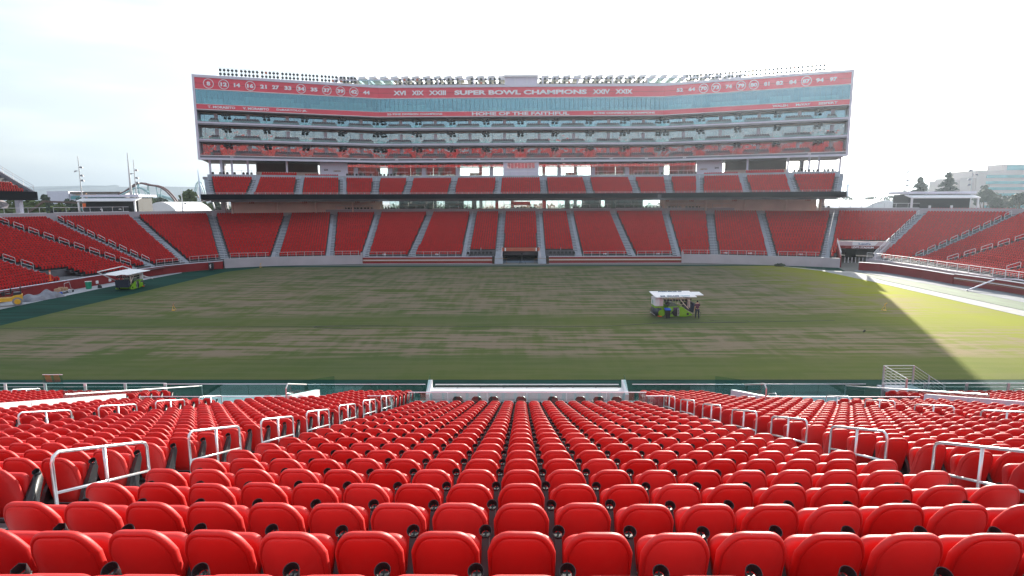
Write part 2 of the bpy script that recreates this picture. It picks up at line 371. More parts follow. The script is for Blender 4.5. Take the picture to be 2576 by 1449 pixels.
# block: name, seat x positions, first row, last row
BX = dict(C=[SP*k for k in range(-8, 10)], L1=[-5.72-SP*k for k in range(12)], R1=[6.18+SP*k for k in range(12)],
          L2=[-12.72-SP*k for k in range(9)], R2=[12.9+SP*k for k in range(9)], L3=[-18.2-SP*k for k in range(20)], R3=[18.6+SP*k for k in range(20)])
terr(-4.5, 4.95, -12, 21); terr(-11.35, -5.45, -12, 30); terr(5.9, 11.8, -12, 30)
terr(-16.95, -12.45, -12, 23); terr(12.6, 17.2, -12, 23); terr(-17.3, -27.9, 14, 30); terr(17.6, 28.2, 14, 30)
for x0, x1, l in ((-5.45, -4.5, 25), (4.95, 5.9, 25), (-12.45, -11.35, 24), (11.8, 12.6, 24)):
    b = MB()
    for i in range(-12, l+1):
        for h in (0, 1):
            ya = rowy(i)-.22+h*TR/2; z = zn(rowy(i))-(.0 if not h else (zn(rowy(i))-zn(rowy(i+1)))/2)
            b.box(((x0+x1)/2, ya+TR/4, z-.3), (x1-x0-.006, TR/2, .6))
    b.build('aisle_stair', M['step'], near)
blocks = []                             # (block, row, k, x, y, z)
for bn, xs in BX.items():
    for k, x in enumerate(xs):
        lo, hi = -12, 21
        if bn in ('L1', 'R1'): hi = 30 if k < 7 else 25
        if bn in ('L2', 'R2'): hi = 23
        if bn in ('L3', 'R3'): lo, hi = 15, 30
        if bn == 'C': lo = -12
        for i in range(lo, hi+1): blocks.append((bn, i, k, x, rowy(i), zn(rowy(i))))
# seat model: +Y faces the pitch, back rises to .85 m
def ring(w0, w1, h0, h1, rt, rb, n=7):   # outline in (x,z): narrow foot, round shoulders
    pts = []
    for (cx, cz, r, a0, s) in ((w1-rt, h1-rt*.80, rt, 0, 1), (-(w1-rt), h1-rt*.80, rt, 90, 1), (-(w0-rb), h0+rb, rb, 180, 1), (w0-rb, h0+rb, rb, 270, 1)):
        for j in range(n):
            a = R(a0+90*j/(n-1)); pts.append((cx+r*math.cos(a), cz+(r*.80 if a0 < 180 else r)*math.sin(a)))
    return pts
def dome(w0, w1, h0, h1, dr, rb, n=7):
    pts = []; N = 3*n
    for j in range(N+1):
        u = math.cos(PI*j/N); x = w1*u; pts.append((x, h1-dr*abs(u)**4.2))
    for (cx, cz, r, a0) in ((-(w0-rb), h0+rb, rb, 180), (w0-rb, h0+rb, rb, 270)):
        for j in range(n): a = R(a0+90*j/(n-1)); pts.append((cx+r*math.cos(a), cz+r*math.sin(a)))
    return pts
def shell(b, base, prof, lean, bow, m=0):   # prof: (scale inset, y); lean tilts with height; bow curves it across
    cz = sum(p[1] for p in base)/len(base); n = len(base); s0 = len(b.v)
    for ins, y in prof:
        for x, z in base:
            r = math.hypot(x, z-cz); k = max(0, (r-ins)/r); xx, zz = x*k, cz+(z-cz)*k
            b.v.append((xx, y+lean*(zz-.45)+bow*xx*xx*(.4+2.2*max(0, .85-zz)), zz))
    for i in range(len(prof)-1):
        for j in range(n):
            b.f.append((s0+i*n+j, s0+i*n+(j+1) % n, s0+(i+1)*n+(j+1) % n, s0+(i+1)*n+j)); b.m.append(m)
    for i, rev in ((0, True), (len(prof)-1, False)):
        f = [s0+i*n+j for j in range(n)]; b.f.append(tuple(f[::-1] if rev else f)); b.m.append(m)
def seat_meshes(hi=True):
    q = 8 if hi else 5
    bk = MB(); shell(bk, dome(.212, .216, .20, .85, .175, .06, q),
        [(.16, -.036), (.080, -.032), (.046, -.024), (.036, -.019), (.031, -.011), (.026, -.019), (.016, -.020), (.004, -.010), (0, .006), (.002, .026), (.012, .040), (.04, .044), (.12, .030)] if hi else [(.06, -.032), (.024, -.018), (0, .004), (.003, .032), (.04, .042)], -.16, 1.35)
    pn = MB(); shell(pn, ring(.198, .213, .30, .69, .10, .07, q),
        [(.12, .130), (.03, .125), (.008, .138), (0, .16), (.004, .19), (.03, .212), (.12, .219)] if hi else [(.04, .126), (.006, .145), (.004, .19), (.04, .215)], .10, .0)
    ar = MB(); X = SP/2
    P_a = [(-.06, .03), (.13, .03), (.19, .20), (.245, .40), (.315, .57), (.30, .638), (.235, .638), (.15, .52), (.03, .37), (-.06, .20)]
    ar.prism(P_a, X-.024, X+.024, fn=lambda x, y, z: (y, x, z))
    ar.prism([(.06, .10), (.10, .18), (.13, .34), (.19, .46), (.16, .46), (.07, .30)], X-.026, X+.026, fn=lambda x, y, z: (y, x, z))
    ar.box((X, .06, .015), (.09, .16, .03)); ar.box((0, .03, .20), (SP-.05, .03, .03))
    cp = MB(); ax = Vector((0, -.60, .80)).normalized(); c = Vector((X, .265, .662)); n = 18 if hi else 6
    cp.tube([c-ax*.03, c+ax*.028], [.031, .044], n, cap=False); cp.tube([c+ax*.0281, c-ax*.029], [.0405, .028], n, cap=False); cp.tube([c+ax*.028, c+ax*.0282], [.044, .0405], n, cap=False)
    cp.box(c-ax*.026, (.012, .05, .005), rot=ax.to_track_quat('Z', 'Y').to_matrix()); cp.box(c-ax*.03+Vector((0, .02, 0)), (.04, .012, .005), rot=ax.to_track_quat('Z', 'Y').to_matrix())
    return bk, pn, ar, cp
bk, pn, ar, cp = seat_meshes()
proto = thing('stadium_seat', 'red folding stadium seat', 'seat', (0, 0, 0))
k0 = bk.build('backrest', M['seat'], proto, smooth=True, world=False); k1 = pn.build('seat_pan', M['seat'], proto, smooth=True, world=False)
k2 = ar.build('armrest', M['blk'], proto, world=False); k3 = cp.build('cup_holder', M['blk'], k2, smooth=False, world=False)
KIDS[k2.name] = [k3]
def infr(x, y, z, mg=0):
    d = Vector((x, y, z))-EYE; w = d.dot(_f)
    if w < .3: return False
    px = CPX+FPX*d.dot(_rx)/w; py = CPY-FPX*d.dot(_up)/w; return -mg < px < 2576+mg and py < 1449+mg
rnd = random.Random(3)
vis = sorted([s for s in blocks if infr(s[3], s[4], s[5]+.84)], key=lambda s: (s[3]**2+s[4]**2))
ind, rest = vis[:300], vis[300:]+[s for s in blocks if not infr(s[3], s[4], s[5]+.84)]
WHERE = dict(C='centre block', L1='block left of the centre aisle rail', R1='block right of the centre block', L2='outer left block', R2='outer right block', L3='far left block', R3='far right block')
first = True
for bn, i, k, x, y, z in ind:
    if bn == 'C':
        q = k-8; w = 'in the column straight ahead' if q == 0 else f'{ORD[abs(q)]} seat {"left" if q < 0 else "right"} of the middle column'
    else: w = f'{ORD[k+1]} seat from the {"right" if bn[0] == "L" else "left"} end of {"left" if bn[0] == "L" else "right"} block'
    if bn in ('L2', 'R2'): w = w.replace('left block', 'outer left block').replace('right block', 'outer right block')
    lab = f'red folding seat, {ORD[i+3]} row up, {w}'
    rz = R(rnd.gauss(0, .7)); yy = y+rnd.gauss(0, .006)
    if first: proto.location = (x, yy, z); proto.rotation_euler = (0, 0, rz); proto['label'] = lab; proto['group'] = 'red folding seats of the near stand'; first = False
    else: dup(proto, (x, yy, z), rz, lab, 'red folding seats of the near stand', kids=[k0, k1, k2])
mid = MB(); lo4 = seat_meshes(False)
for t, mm in zip(lo4, (0, 0, 1, 1)):
    n = len(mid.v); mid.v += t.v; mid.f += [tuple(n+j for j in f) for f in t.f]; mid.m += [mm]*len(t.f)
SEATS = Inst()
SEATS.add(mid, [(s[3], s[4]+rnd.gauss(0, .006), s[5]) for s in rest], [R(rnd.gauss(0, .7)) for s in rest], True)
far = MB()                              # distant seat: folded pan, back with round shoulders, dark arm
def octo(w, z0, z1, c): return [(-w, z0), (w, z0), (w, z1-c), (w-c*.45, z1-c*.3), (w-c, z1), (-w+c, z1), (-w+c*.45, z1-c*.3), (-w, z1-c)]
far.prism(octo(.188, .22, .83, .11), -.05, .03, 0); far.prism(octo(.188, .28, .66, .09), .07, .17, 0, fn=lambda x, y, z: (x, y+.10*(z-.4), z))
far.box((.24, .08, .36), (.07, .26, .62), m=1); far.box((0, .02, .12), (.42, .3, .2), m=1)
_n = M['seat'].node_tree; _b = _n.nodes['Principled BSDF']; _r = _n.nodes.new('ShaderNodeObjectInfo'); _h = _n.nodes.new('ShaderNodeHueSaturation'); _c = _b.inputs['Base Color'].links[0].from_socket
_m1 = _n.nodes.new('ShaderNodeMapRange'); _m1.inputs[3].default_value = .90; _m1.inputs[4].default_value = 1.08; _m2 = _n.nodes.new('ShaderNodeMapRange'); _m2.inputs[3].default_value = 1.0; _m2.inputs[4].default_value = .96
_n.links.new(_r.outputs['Random'], _m1.inputs[0]); _n.links.new(_r.outputs['Random'], _m2.inputs[0]); _n.links.new(_m1.outputs[0], _h.inputs['Value']); _n.links.new(_m2.outputs[0], _h.inputs['Saturation']); _n.links.new(_c, _h.inputs['Color'])
_t = _n.nodes.new('ShaderNodeTexCoord'); _z = _n.nodes.new('ShaderNodeTexNoise'); _z.inputs['Scale'].default_value = 9; _z.inputs['Detail'].default_value = 8; _k = _n.nodes.new('ShaderNodeValToRGB'); _k.color_ramp.elements[0].position = .58; _k.color_ramp.elements[1].position = .80
_k.color_ramp.elements[1].color = (.10, .10, .10, 1); _vv = _n.nodes.new('ShaderNodeVectorMath'); _n.links.new(_t.outputs['Object'], _vv.inputs[0]); _n.links.new(_r.outputs['Location'], _vv.inputs[1]); _n.links.new(_vv.outputs[0], _z.inputs[0])
_d = _n.nodes.new('ShaderNodeMixRGB'); _d.inputs[2].default_value = (.58, .12, .09, 1); _n.links.new(_z.outputs[0], _k.inputs[0]); _n.links.new(_k.outputs[0], _d.inputs[0]); _n.links.new(_h.outputs[0], _d.inputs[1]); _n.links.new(_d.outputs[0], _b.inputs['Base Color'])
_rr = _n.nodes.new('ShaderNodeMapRange'); _rr.inputs[3].default_value = .46; _rr.inputs[4].default_value = .60; _n.links.new(_z.outputs[0], _rr.inputs[0]); _n.links.new(_rr.outputs[0], _b.inputs['Roughness'])
_p26 = at(152, 1252, 7.3); _t26 = thing('row_number_plate', 'small number plate reading 26 at the foot of a seat behind the nearest left rail', 'number plate', _p26)
MB().box(_p26, (.012, .10, .07)).build('plate', M['dark'], _t26); text('26', _p26+Vector((.010, 0, 0)), .045, (0, 1, 0), _t26, 'plate_number', M['letter'], width=.06, depth=.004)
# white guard rails beside the near aisles
def guard(loc, s, n, lab, grp, ht=.95, side=1):
    x, y, z = loc; t = thing('guard_rail', lab, 'handrail', (x, y, z), 0, grp); b = MB(); pts = []
    zf = [zn(y+s*j/(n-1)) for j in range(n)]; Y = [y+s*j/(n-1) for j in range(n)]; r = .021
    pts = [(x, Y[0], zf[0]-.3), (x, Y[0], zf[0]+ht-.11), (x, Y[0]+.03, zf[0]+ht-.045), (x, Y[0]+.11, zf[0]+ht-.02)]
    pts += [(x, Y[-1]-.11, zf[-1]+ht+.0), (x, Y[-1]-.03, zf[-1]+ht-.045), (x, Y[-1], zf[-1]+ht-.11), (x, Y[-1], zf[-1]-.3)]
    b.tube(pts, r, 10); b.build('rail_frame', M['steel'], t, smooth=True)
    b = MB(); b.tube([(x, Y[0], zf[0]+ht*.5), (x, Y[-1], zf[-1]+ht*.5)], r*.85, 8); b.build('mid_bar', M['steel'], t, smooth=True)
    for j in range(1, n-1):
        b = MB(); b.tube([(x, Y[j], zf[j]-.3), (x, Y[j], (zf[0]*(n-1-j)+zf[-1]*j)/(n-1)+ht-.02)], r, 8); b.build('post', M['steel'], t, smooth=True)
    return t
for nm, X, ys in (('left', -5.36, (6.42, 9.15, 11.75, 14.3, 16.9, 19.5, 22.05)), ('right', 5.86, (6.5, 9.25, 11.85, 14.4, 17.0, 19.6, 22.1))):
    for j, y in enumerate(ys): guard((X, y, zn(y)), 1.68, 3, f'white tubular guard rail at the {nm} inner aisle, {ORD[j+1]} nearest of seven', 'guard rails along the near aisles')
for nm, X, ys in (('left', -12.3, (11.2, 13.9, 16.6, 19.25, 21.9)), ('right', 12.45, (11.4, 14.1, 16.75, 19.4, 22.1))):
    for j, y in enumerate(ys): guard((X, y, zn(y)), 1.68, 3, f'white tubular guard rail at the {nm} outer aisle, {ORD[j+1]} nearest of five', 'guard rails along the near aisles')
for nm, X in (('left', -11.0), ('right', 11.8)):
    guard((X, 26.9, zn(26.9)), .9, 2, f'short white loop rail at the foot of the {nm} outer aisle', 'short rails', ht=.8)
# lower end of the near stand: benches, glass and walls
b = MB(); b.box((.3, 26.0, .7), (10.2, 7.3, 1.4)); b.build('bench_platform', M['conc'], near)
b = MB(); b.box((0, 31.15, .35), (58, .3, .9)); b.build('front_wall', M['conc'], near)
for x0, x1 in ((-11.4, -5.1), (5.9, 11.9)):
    b = MB(); b.box(((x0+x1)/2, 30.3, .45), (x1-x0, 1.4, .8)); b.build('front_ledge', M['cwall'], near)
for x0, x1 in ((-17, -8.9), (9.3, 17.3)):
    b = MB(); b.box(((x0+x1)/2, 28.0, .75), (x1-x0, 6.0, .9)); b.build('side_platform', M['step'], near)
pw = thing('bench_parapet', 'long white concrete parapet with a black rail at the front of the centre bench area', 'parapet', (.3, 30.0, 0))
b = MB(); b.box((.3, 30.0, .93), (10.0, .55, 1.86)); b.build('ledge', M['white'], pw, bevel=.03)
b = MB(); b.tube([(-4.5, 30.25, 1.92), (5.1, 30.25, 1.92)], .025, 8)
for k in range(9): b.tube([(-4.5+1.2*k, 30.25, 1.8), (-4.5+1.2*k, 30.25, 1.92)], .03, 6)
b.build('black_rail', M['blk'], pw)
b = MB(); b.tube([(-4.5, 30.38, 1.99), (5.1, 30.38, 1.99)], .03, 8); b.build('white_rail', M['white'], pw)
for s, x in ((-1, -4.75), (1, 5.35)):
    b = MB(); b.hexa([(x-.09, 29.3, 1.4), (x+.09, 29.3, 1.4), (x+.11, 30.4, 1.4), (x-.11, 30.4, 1.4), (x-.09, 29.3, 1.8), (x+.09, 29.3, 1.8), (x+.11, 30.4, 2.24), (x-.11, 30.4, 2.24)]); b.build('end_wall', M['white'], pw)
    b = MB(); b.hexa([(x-.012, 29.2, 2.0), (x+.012, 29.2, 2.0), (x+.012, 30.3, 2.2), (x-.012, 30.3, 2.2), (x-.012, 29.2, 2.25), (x+.012, 29.2, 2.25), (x+.012, 30.3, 2.55), (x-.012, 30.3, 2.55)]); b.build('glass_fin', M['glassR'], pw)
def glassrun(a, b_, z0, z1, lab, n=5, cap=True, grp='glass balustrades of the near stand', m2=None):
    a, b_ = Vector(a), Vector(b_); t = thing('glass_balustrade', lab, 'balustrade', (*a.lerp(b_, .5), z0), 0, grp); q = (b_-a)/n; d = q.normalized()
    for k in range(n):
        p0 = a+q*k+d*.015; p1 = a+q*(k+1)-d*.015; g = MB(); nn = Vector((d.y, -d.x))*.008
        g.hexa([(*(p0-nn), z0), (*(p1-nn), z0), (*(p1+nn), z0), (*(p0+nn), z0), (*(p0-nn), z1), (*(p1-nn), z1), (*(p1+nn), z1), (*(p0+nn), z1)]); g.build('glass_pane', M['glassR'], t)
    if cap: g = MB(); g.bar((*a, z1+.012), (*b_, z1+.012), .03, .024); g.build('top_cap', m2 or M['lilac'], t)
    return t
glassrun((-4.4, 22.5), (4.85, 22.5), 3.0, 4.13, 'long low glass balustrade in front of the centre seats', 6)
glassrun((-11.4, 30.85), (-5.1, 30.85), .6, 1.84, 'glass balustrade at the foot of the left seating block', 5)
glassrun((5.9, 30.85), (11.9, 30.85), .6, 1.84, 'glass balustrade at the foot of the right seating block', 5)
glassrun((-19.2, 30.9), (-11.6, 30.9), .6, 1.84, 'teal glass balustrade beyond the outer left seats', 5)
glassrun((12.0, 30.9), (18.2, 30.9), .6, 1.84, 'teal glass balustrade beyond the outer right seats', 5)
glassrun((-16.4, 24.6), (-9.2, 24.6), 2.2, 3.25, 'inner glass balustrade below the outer left block', 6)
glassrun((9.6, 24.6), (16.8, 24.6), 2.2, 3.25, 'inner glass balustrade below the outer right block', 6)
glassrun((-6.2, 23.2), (-5.1, 23.2), 2.6, 3.75, 'short glass panel beside the left end of the bench area', 1)
glassrun((5.0, 23.2), (6.0, 23.2), 2.6, 3.75, 'short glass panel beside the right end of the bench area', 1)
glassrun((-25.9, 31.1), (-24.8, 31.1), 1.2, 2.3, 'tall reddish glass panel standing above the far left front rail', 1)
for s, nm, c in ((-1, 'left', M['white']), (1, 'right', M['lilac'])):
    t = thing('vomitory_wall', f'low {"white" if s<0 else "lilac grey"} wall with glass on top beside the {nm} lower seats', 'wall', (s*9.8, 27, 0)); x = s*9.75+(.3 if s > 0 else 0)
    b = MB(); b.hexa([(x-.11, 24.2, 1), (x+.11, 24.2, 1), (x+.11, 27.6, .6), (x-.11, 27.6, .6), (x-.11, 24.2, 3.45), (x+.11, 24.2, 3.45), (x+.11, 27.6, 2.6), (x-.11, 27.6, 2.6)]); b.build('wall_body', c, t)
    b = MB(); b.hexa([(x-.012, 24.4, 3.3), (x+.012, 24.4, 3.3), (x+.012, 30.2, 1.2), (x-.012, 30.2, 1.2), (x-.012, 24.4, 3.95), (x+.012, 24.4, 3.95), (x+.012, 30.2, 2.5), (x-.012, 30.2, 2.5)]); b.build('glass_pane', M['glassR'], t)
    b = MB(); b.tube([(x, 23.9, 2.6), (x, 23.9, 3.85), (x, 24.1, 3.98), (x, 26.2, 3.30)], .03, 8); b.build('handrail', M['galv'], t)
    x = s*17.2; t = thing('side_wall', f'long {"bright white" if s<0 else "lilac"} wall bounding the outer {nm} seats', 'wall', (x, 20, 3))
    b = MB()
    for k in range(5):
        ya, yb = 12.6+k*2.45, 12.6+(k+1)*2.45-.03
        b.hexa([(x-.09, ya, zn(ya)-2.5), (x+.09, ya, zn(ya)-2.5), (x+.09, yb, zn(yb)-2.5), (x-.09, yb, zn(yb)-2.5), (x-.09, ya, zn(ya)+.92), (x+.09, ya, zn(ya)+.92), (x+.09, yb, zn(yb)+.92), (x-.09, yb, zn(yb)+.92)])
    b.build('wall_body', c, t)
    b = MB(); b.tube([(x, 21.6, 4.35), (x, 31, 1.72), (x, 31, .6)], .028, 8); b.build('handrail', M['steel'], t)
    b = MB(); b.hexa([(x-.012, 21.5, zn(21.5)+.93), (x+.012, 21.5, zn(21.5)+.93), (x+.012, 26, zn(26)+.93), (x-.012, 26, zn(26)+.93), (x-.012, 21.5, zn(21.5)+1.35), (x+.012, 21.5, zn(21.5)+1.35), (x+.012, 26, zn(26)+1.35), (x-.012, 26, zn(26)+1.35)]); b.build('glass_pane', M['glassR'], t)
    t = thing('front_railing', f'{"white" if s<0 else "silver"} four-bar railing in front of the far {nm} lower seats', 'railing', (s*23, 31.2, .8)); X0, X1 = s*19.3, s*28.5
    b = MB()
    for z in (1.80, 1.6, 1.4, 1.2, 1.0): b.tube([(X0, 31.2, z), (X1, 31.2, z)], .022 if z > 1.7 else .010, 6)
    b.build('rail_bars', M['steel'], t)
    for k in range(5): b = MB(); b.box((X0+s*k*2.2, 31.2, 1.13), (.14, .05, 1.35)); b.build('post', M['white'] if s < 0 else M['galv'], t)
    for j, y in enumerate((24.5, 27.6)): guard((s*24.6, y, zn(y)), 1.7, 3, f'white loop rail among the far {nm} lower seats, {ORD[j+1]} nearest', 'loop rails in the far lower blocks')
# stair cage on the right
t = thing('stair_cage', 'silver railed stair landing rising above the front wall at right', 'staircase', (19.4, 31, 1))
b = MB(); P = {'a': (19.7, 31.9), 'b': (21.3, 31.9), 'c': (19.4, 29.5), 'd': (22.9, 31.7)}
def rails(b, p, q, zt0, zt1, n=7, drop=1.1):
    for k in range(n):
        f = k/n; b.tube([(*p, zt0-drop*f), (*q, zt1-drop*f)], .022 if k == 0 else .010, 6)
rails(b, P['a'], P['b'], 2.57, 2.57); rails(b, P['a'], P['c'], 2.57, 2.57); rails(b, P['b'], P['d'], 2.57, 1.5); b.build('rail_bars', M['galv'], t)
for p, z in ((P['a'], 2.57), (P['b'], 2.57), (P['c'], 2.57), (P['d'], 1.5), ((22.1, 31.8), 2.03)): b = MB(); b.box((*p, (z+.6)/2), (.07, .07, z-.6)); b.build('post', M['galv'], t)
b = MB(); b.box((20.4, 30.8, 1.4), (1.9, 2.4, .12)); 
for k in range(6): b.box((21.5+k*.3, 31.3, 1.28-k*.15), (.32, 1.0, .12))
b.build('steps', M['step'], t)
# black chairs on the bench platform
def chair_mb():
    b = MB(); b.prism(octo(.24, .42, .92, .13), -.03, .03); b.box((0, .25, .45), (.46, .46, .07)); b.box((.24, .22, .6), (.05, .4, .05)); b.box((-.24, .22, .6), (.05, .4, .05))
    for sx in (-.2, .2):
        for sy in (.05, .42): b.box((sx, sy, .21), (.035, .035, .42))
    return b
chm = chair_mb().mesh('armchair', M['blk'])
def chair(x, y, z, rz, lab, grp):
    o = bpy.data.objects.new('dark_chair', chm); COL.objects.link(o); o.location = (x, y, z); o.rotation_euler = (0, 0, rz); return tag(o, lab, 'chair', grp)
for j, x in enumerate((-2.65, -1.75, -.95, .35, 1.85, 3.15, 4.0, 4.85)):
    chair(x-.35, 27.3, 1.45, 0, f'black armchair behind the centre glass balustrade, {ORD[j+1]} from the left', 'black chairs of the bench area')
# upper tiers behind the camera (they show in the tower glass)
up = thing('upper_near_deck', 'tall upper deck of the near stand rising behind the photographer', 'grandstand', (0, -30, 12))
b = MB()
for k in range(26):
    ya = -27-k*.9; z = 25+k*.62; b.quad((-75, ya, z), (75, ya, z), (75, ya-.9, z), (-75, ya-.9, z)); b.quad((-75, ya-.9, z), (75, ya-.9, z), (75, ya-.9, z+.62), (-75, ya-.9, z+.62))
b.build('terrace', M['tread'], up)
b = MB(); b.box((0, -26.8, 24.2), (150, .5, 2.0)); b.box((0, -16, 12.6), (150, .5, 1.2)); b.build('fascia', M['white'], up)
b = MB()
for x in range(-72, 73, 8): b.box((x, -27, 17), (.8, .8, 14)); 
for x in range(-70, 72, 4): b.box((x, -51, 43.5), (.3, .3, 3.5))
b.build('columns', M['cwall'], up)
b = MB(); b.box((0, -51, 45.2), (150, 2.5, .6)); b.box((0, -40, 14), (150, 20, 3)); b.build('back_structure', M['conc'], up)
P_, Q_ = [], []
for k in range(26):
    for x in np.arange(-74, 74, .52):
        if abs((x % 12)-6) > .9: P_.append((x, -27.4-k*.9, 25+k*.62)); Q_.append(0)
SEATS.add(far, P_, Q_)
# ------------------------------------------------------------------ far bowl
ST = [(-63,48,180),(-63,64,180),(-63.6,80.5,176),(-60.3,92.2,173),(-60,96,158),(-57.8,102.0,139),(-53.6,107.6,121),(-45.4,109.6,104.5),(-35.8,111.6,104.6),(-29.3,112,97),(-20.5,112,90),(-10.4,112,90.8),(-4.1,112,90),(3.94,112,89.5),(10.76,112,89.2),(20.75,112,89.8),(29.1,112,82),(35.9,111.4,75.5),(45.3,108.4,74),(53.4,105.8,60.5),(60.5,103,42),(65.5,100.5,20),(65.8,94,2),(64.6,81,-3),(64,64,0),(64,48,0)]
def zf(d): return 1.4+.283*d+.0007*d*d
FT = .87
def stn(S, k): x, y, a = S[k]; return Vector((x, y)), Vector((math.cos(R(a)), math.sin(R(a))))
bowl = thing('lower_bowl', 'wide curved lower grandstand of stepped concrete on the far side of the pitch', 'grandstand', (0, 125, 1.4))
def section(S, k, r0, r1, zfun, parent, f0=0., f1=1., aw=.72, mt='tread', seats=True, sp=.478, tread=FT):
    A, a = stn(S, k); B, b_ = stn(S, k+1); b = MB(); P, Q = [], []
    for r in range(r0, r1):
        d0, d1 = r*tread, (r+1)*tread; z = zfun(d0); z2 = zfun(d1) if r < r1-1 else z
        def pt(d, f): return (A+a*d).lerp(B+b_*d, f)
        p0, p1, q0, q1 = pt(d0, f0), pt(d0, f1), pt(d1, f0), pt(d1, f1)
        b.quad((*p0, z), (*p1, z), (*q1, z), (*q0, z)); b.quad((*q0, z), (*q1, z), (*q1, z2), (*q0, z2))
        if r == r0: b.quad((*p0, z-1.2), (*p1, z-1.2), (*p1, z), (*p0, z))
        u = p1-p0; L_ = u.length; u.normalize(); w0 = aw if f0 == 0 else .1; w1 = aw if f1 == 1 else .1
        n = int((L_-w0-w1)/sp)
        if n > 0 and seats:
            g = (L_-w0-w1-n*sp)/2; inw = -(a.lerp(b_, .5)).normalized(); rz = math.atan2(-u.y*0+inw.y, inw.x)-PI/2
            fwd = Vector((-u.y, u.x)); 
            if fwd.dot(inw) < 0: fwd = -fwd
            rz = math.atan2(fwd.y, fwd.x)-PI/2
            for j in range(n):
                c = p0+u*(w0+g+(j+.5)*sp)-fwd*(tread*.72)
                P.append((c.x, c.y, z)); Q.append(rz+rnd.gauss(0, .015))
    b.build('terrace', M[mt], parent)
    if P: SEATS.add(far, P, Q)
def stair(S, k, r0, r1, zfun, parent, w=.66, tread=FT):
    A, a = stn(S, k); b = MB(); t = Vector((-a.y, a.x))*w
    for r in range(r0, r1):
        for h in (0, 1):
            d0 = (r+h*.5)*tread; d1 = d0+tread/2; z = zfun(r*tread)+.015+h*.5*(zfun((r+1)*tread)-zfun(r*tread)); p, q = A+a*d0, A+a*d1
            b.hexa([(*(p-t), z-.4), (*(p+t), z-.4), (*(q+t), z-.4), (*(q-t), z-.4), (*(p-t), z), (*(p+t), z), (*(q+t), z), (*(q-t), z)])
    b.build('aisle_stair', M['step'], parent)
NR = 28
for k in range(len(ST)-1):
    ex = {7: 1, 11: 2, 13: 2, 20: 2, 5: 1}.get(k, 0)
    if k == 12: section(ST, k, 4, NR, zf, bowl)
    elif k == 11: section(ST, k, 3, NR+ex, zf, bowl)
    elif k == 13: section(ST, k, 3, NR+ex, zf, bowl)
    elif k == 19: section(ST, k, 0, 10, zf, bowl, 0, .22); section(ST, k, 10, NR, zf, bowl)
    elif k == 2: section(ST, k, -1, 3, zf, bowl, .30, 1); section(ST, k, 3, NR, zf, bowl)
    elif k in (21, 22, 23, 24): section(ST, k, -3, NR, lambda d: max(zf(d), 1.45), bowl)
    else: section(ST, k, -2 if k < 2 else 0, NR+ex, zf, bowl)
for k in range(len(ST)): stair(ST, k, 0 if k not in (2,) else 3, NR, zf, bowl)
for k in (12, 13):                      # centre stairs run on down to the pitch
    A, a = stn(ST, k); b = MB()
    for j in range(6): z = 1.3-j*.22; b.box((A.x, 111.85-j*.30, z/2), (1.5, .3, z))
    b.build('pitch_stair', M['step'], bowl)
# rim wall and concourse deck
rim = [tuple(stn(ST, k)[0]+stn(ST, k)[1]*(NR*FT+.3)) for k in range(len(ST))]
b = MB(); sweep(b, rim, 0, -.25, 0, 9.75); b.build('rim_wall', M['cwall'], bowl)
b = MB(); sweep(b, rim, -.25, -9, 8.3, 9.25); b.build('concourse_floor', M['conc'], bowl)
# field walls
def wallrun(name, lab, pts, z1, m, th=.3, z0=0., cap=None, grp='walls around the pitch'):
    t = thing(name, lab, 'wall', (*pts[len(pts)//2], 0), 0, grp); b = MB(); sweep(b, pts, 0, -th, z0, z1); b.build('wall_body', m, t)
    if cap: b = MB(); sweep(b, pts, .03, -th-.03, z1, z1+.07); b.build('coping', cap, t)
    return t
CW = [(-52.1, 104.3), (-47.9, 106.7), (-44.1, 108.2), (-35.2, 110.1), (-29.6, 111.0)]
wallrun('pitch_wall', 'grey concrete wall below the seats, left of the striped centre wall', CW, 1.62, M['cwall'], .5)
CR = [(29.8, 111.1), (35.6, 110.0), (44.1, 106.9), (50.2, 104.5), (54.2, 102.3)]
wallrun('pitch_wall', 'grey concrete wall below the seats, right of the striped centre wall', CR, 1.62, M['cwall'], .5)
LW = [(-61.5, 40), (-61.5, 62), (-60.9, 72), (-60.0, 80), (-59.3, 88), (-57.9, 95.6), (-56, 99.3), (-52.15, 103.9)]
wallrun('pitch_wall', 'long dark red wall with a pale cap curving along the left end', LW, 1.3, M['dred'], .25, cap=M['lilac'])
RW = [(55.5, 98.9), (57.7, 96.5), (58.8, 88.2), (59.0, 82.2)]
wallrun('pitch_wall', 'dark red wall with a bright cap curving along the right end', RW, 1.25, M['dred'], .25, cap=M['white'])
RW2 = [(59.1, 82.1), (60.4, 75.3), (61.0, 66), (61.3, 40)]
t = wallrun('striped_wall', 'red wall with white and gold stripes at the right end', RW2, 1.35, M['dred'], .25, cap=M['white'])
for z0, z1, mm in ((.78, .90, 'white'), (.93, .99, 'gold'), (.62, .68, 'gold')): b = MB(); sweep(b, RW2, .02, 0, z0, z1); b.build('stripe', M[mm], t)
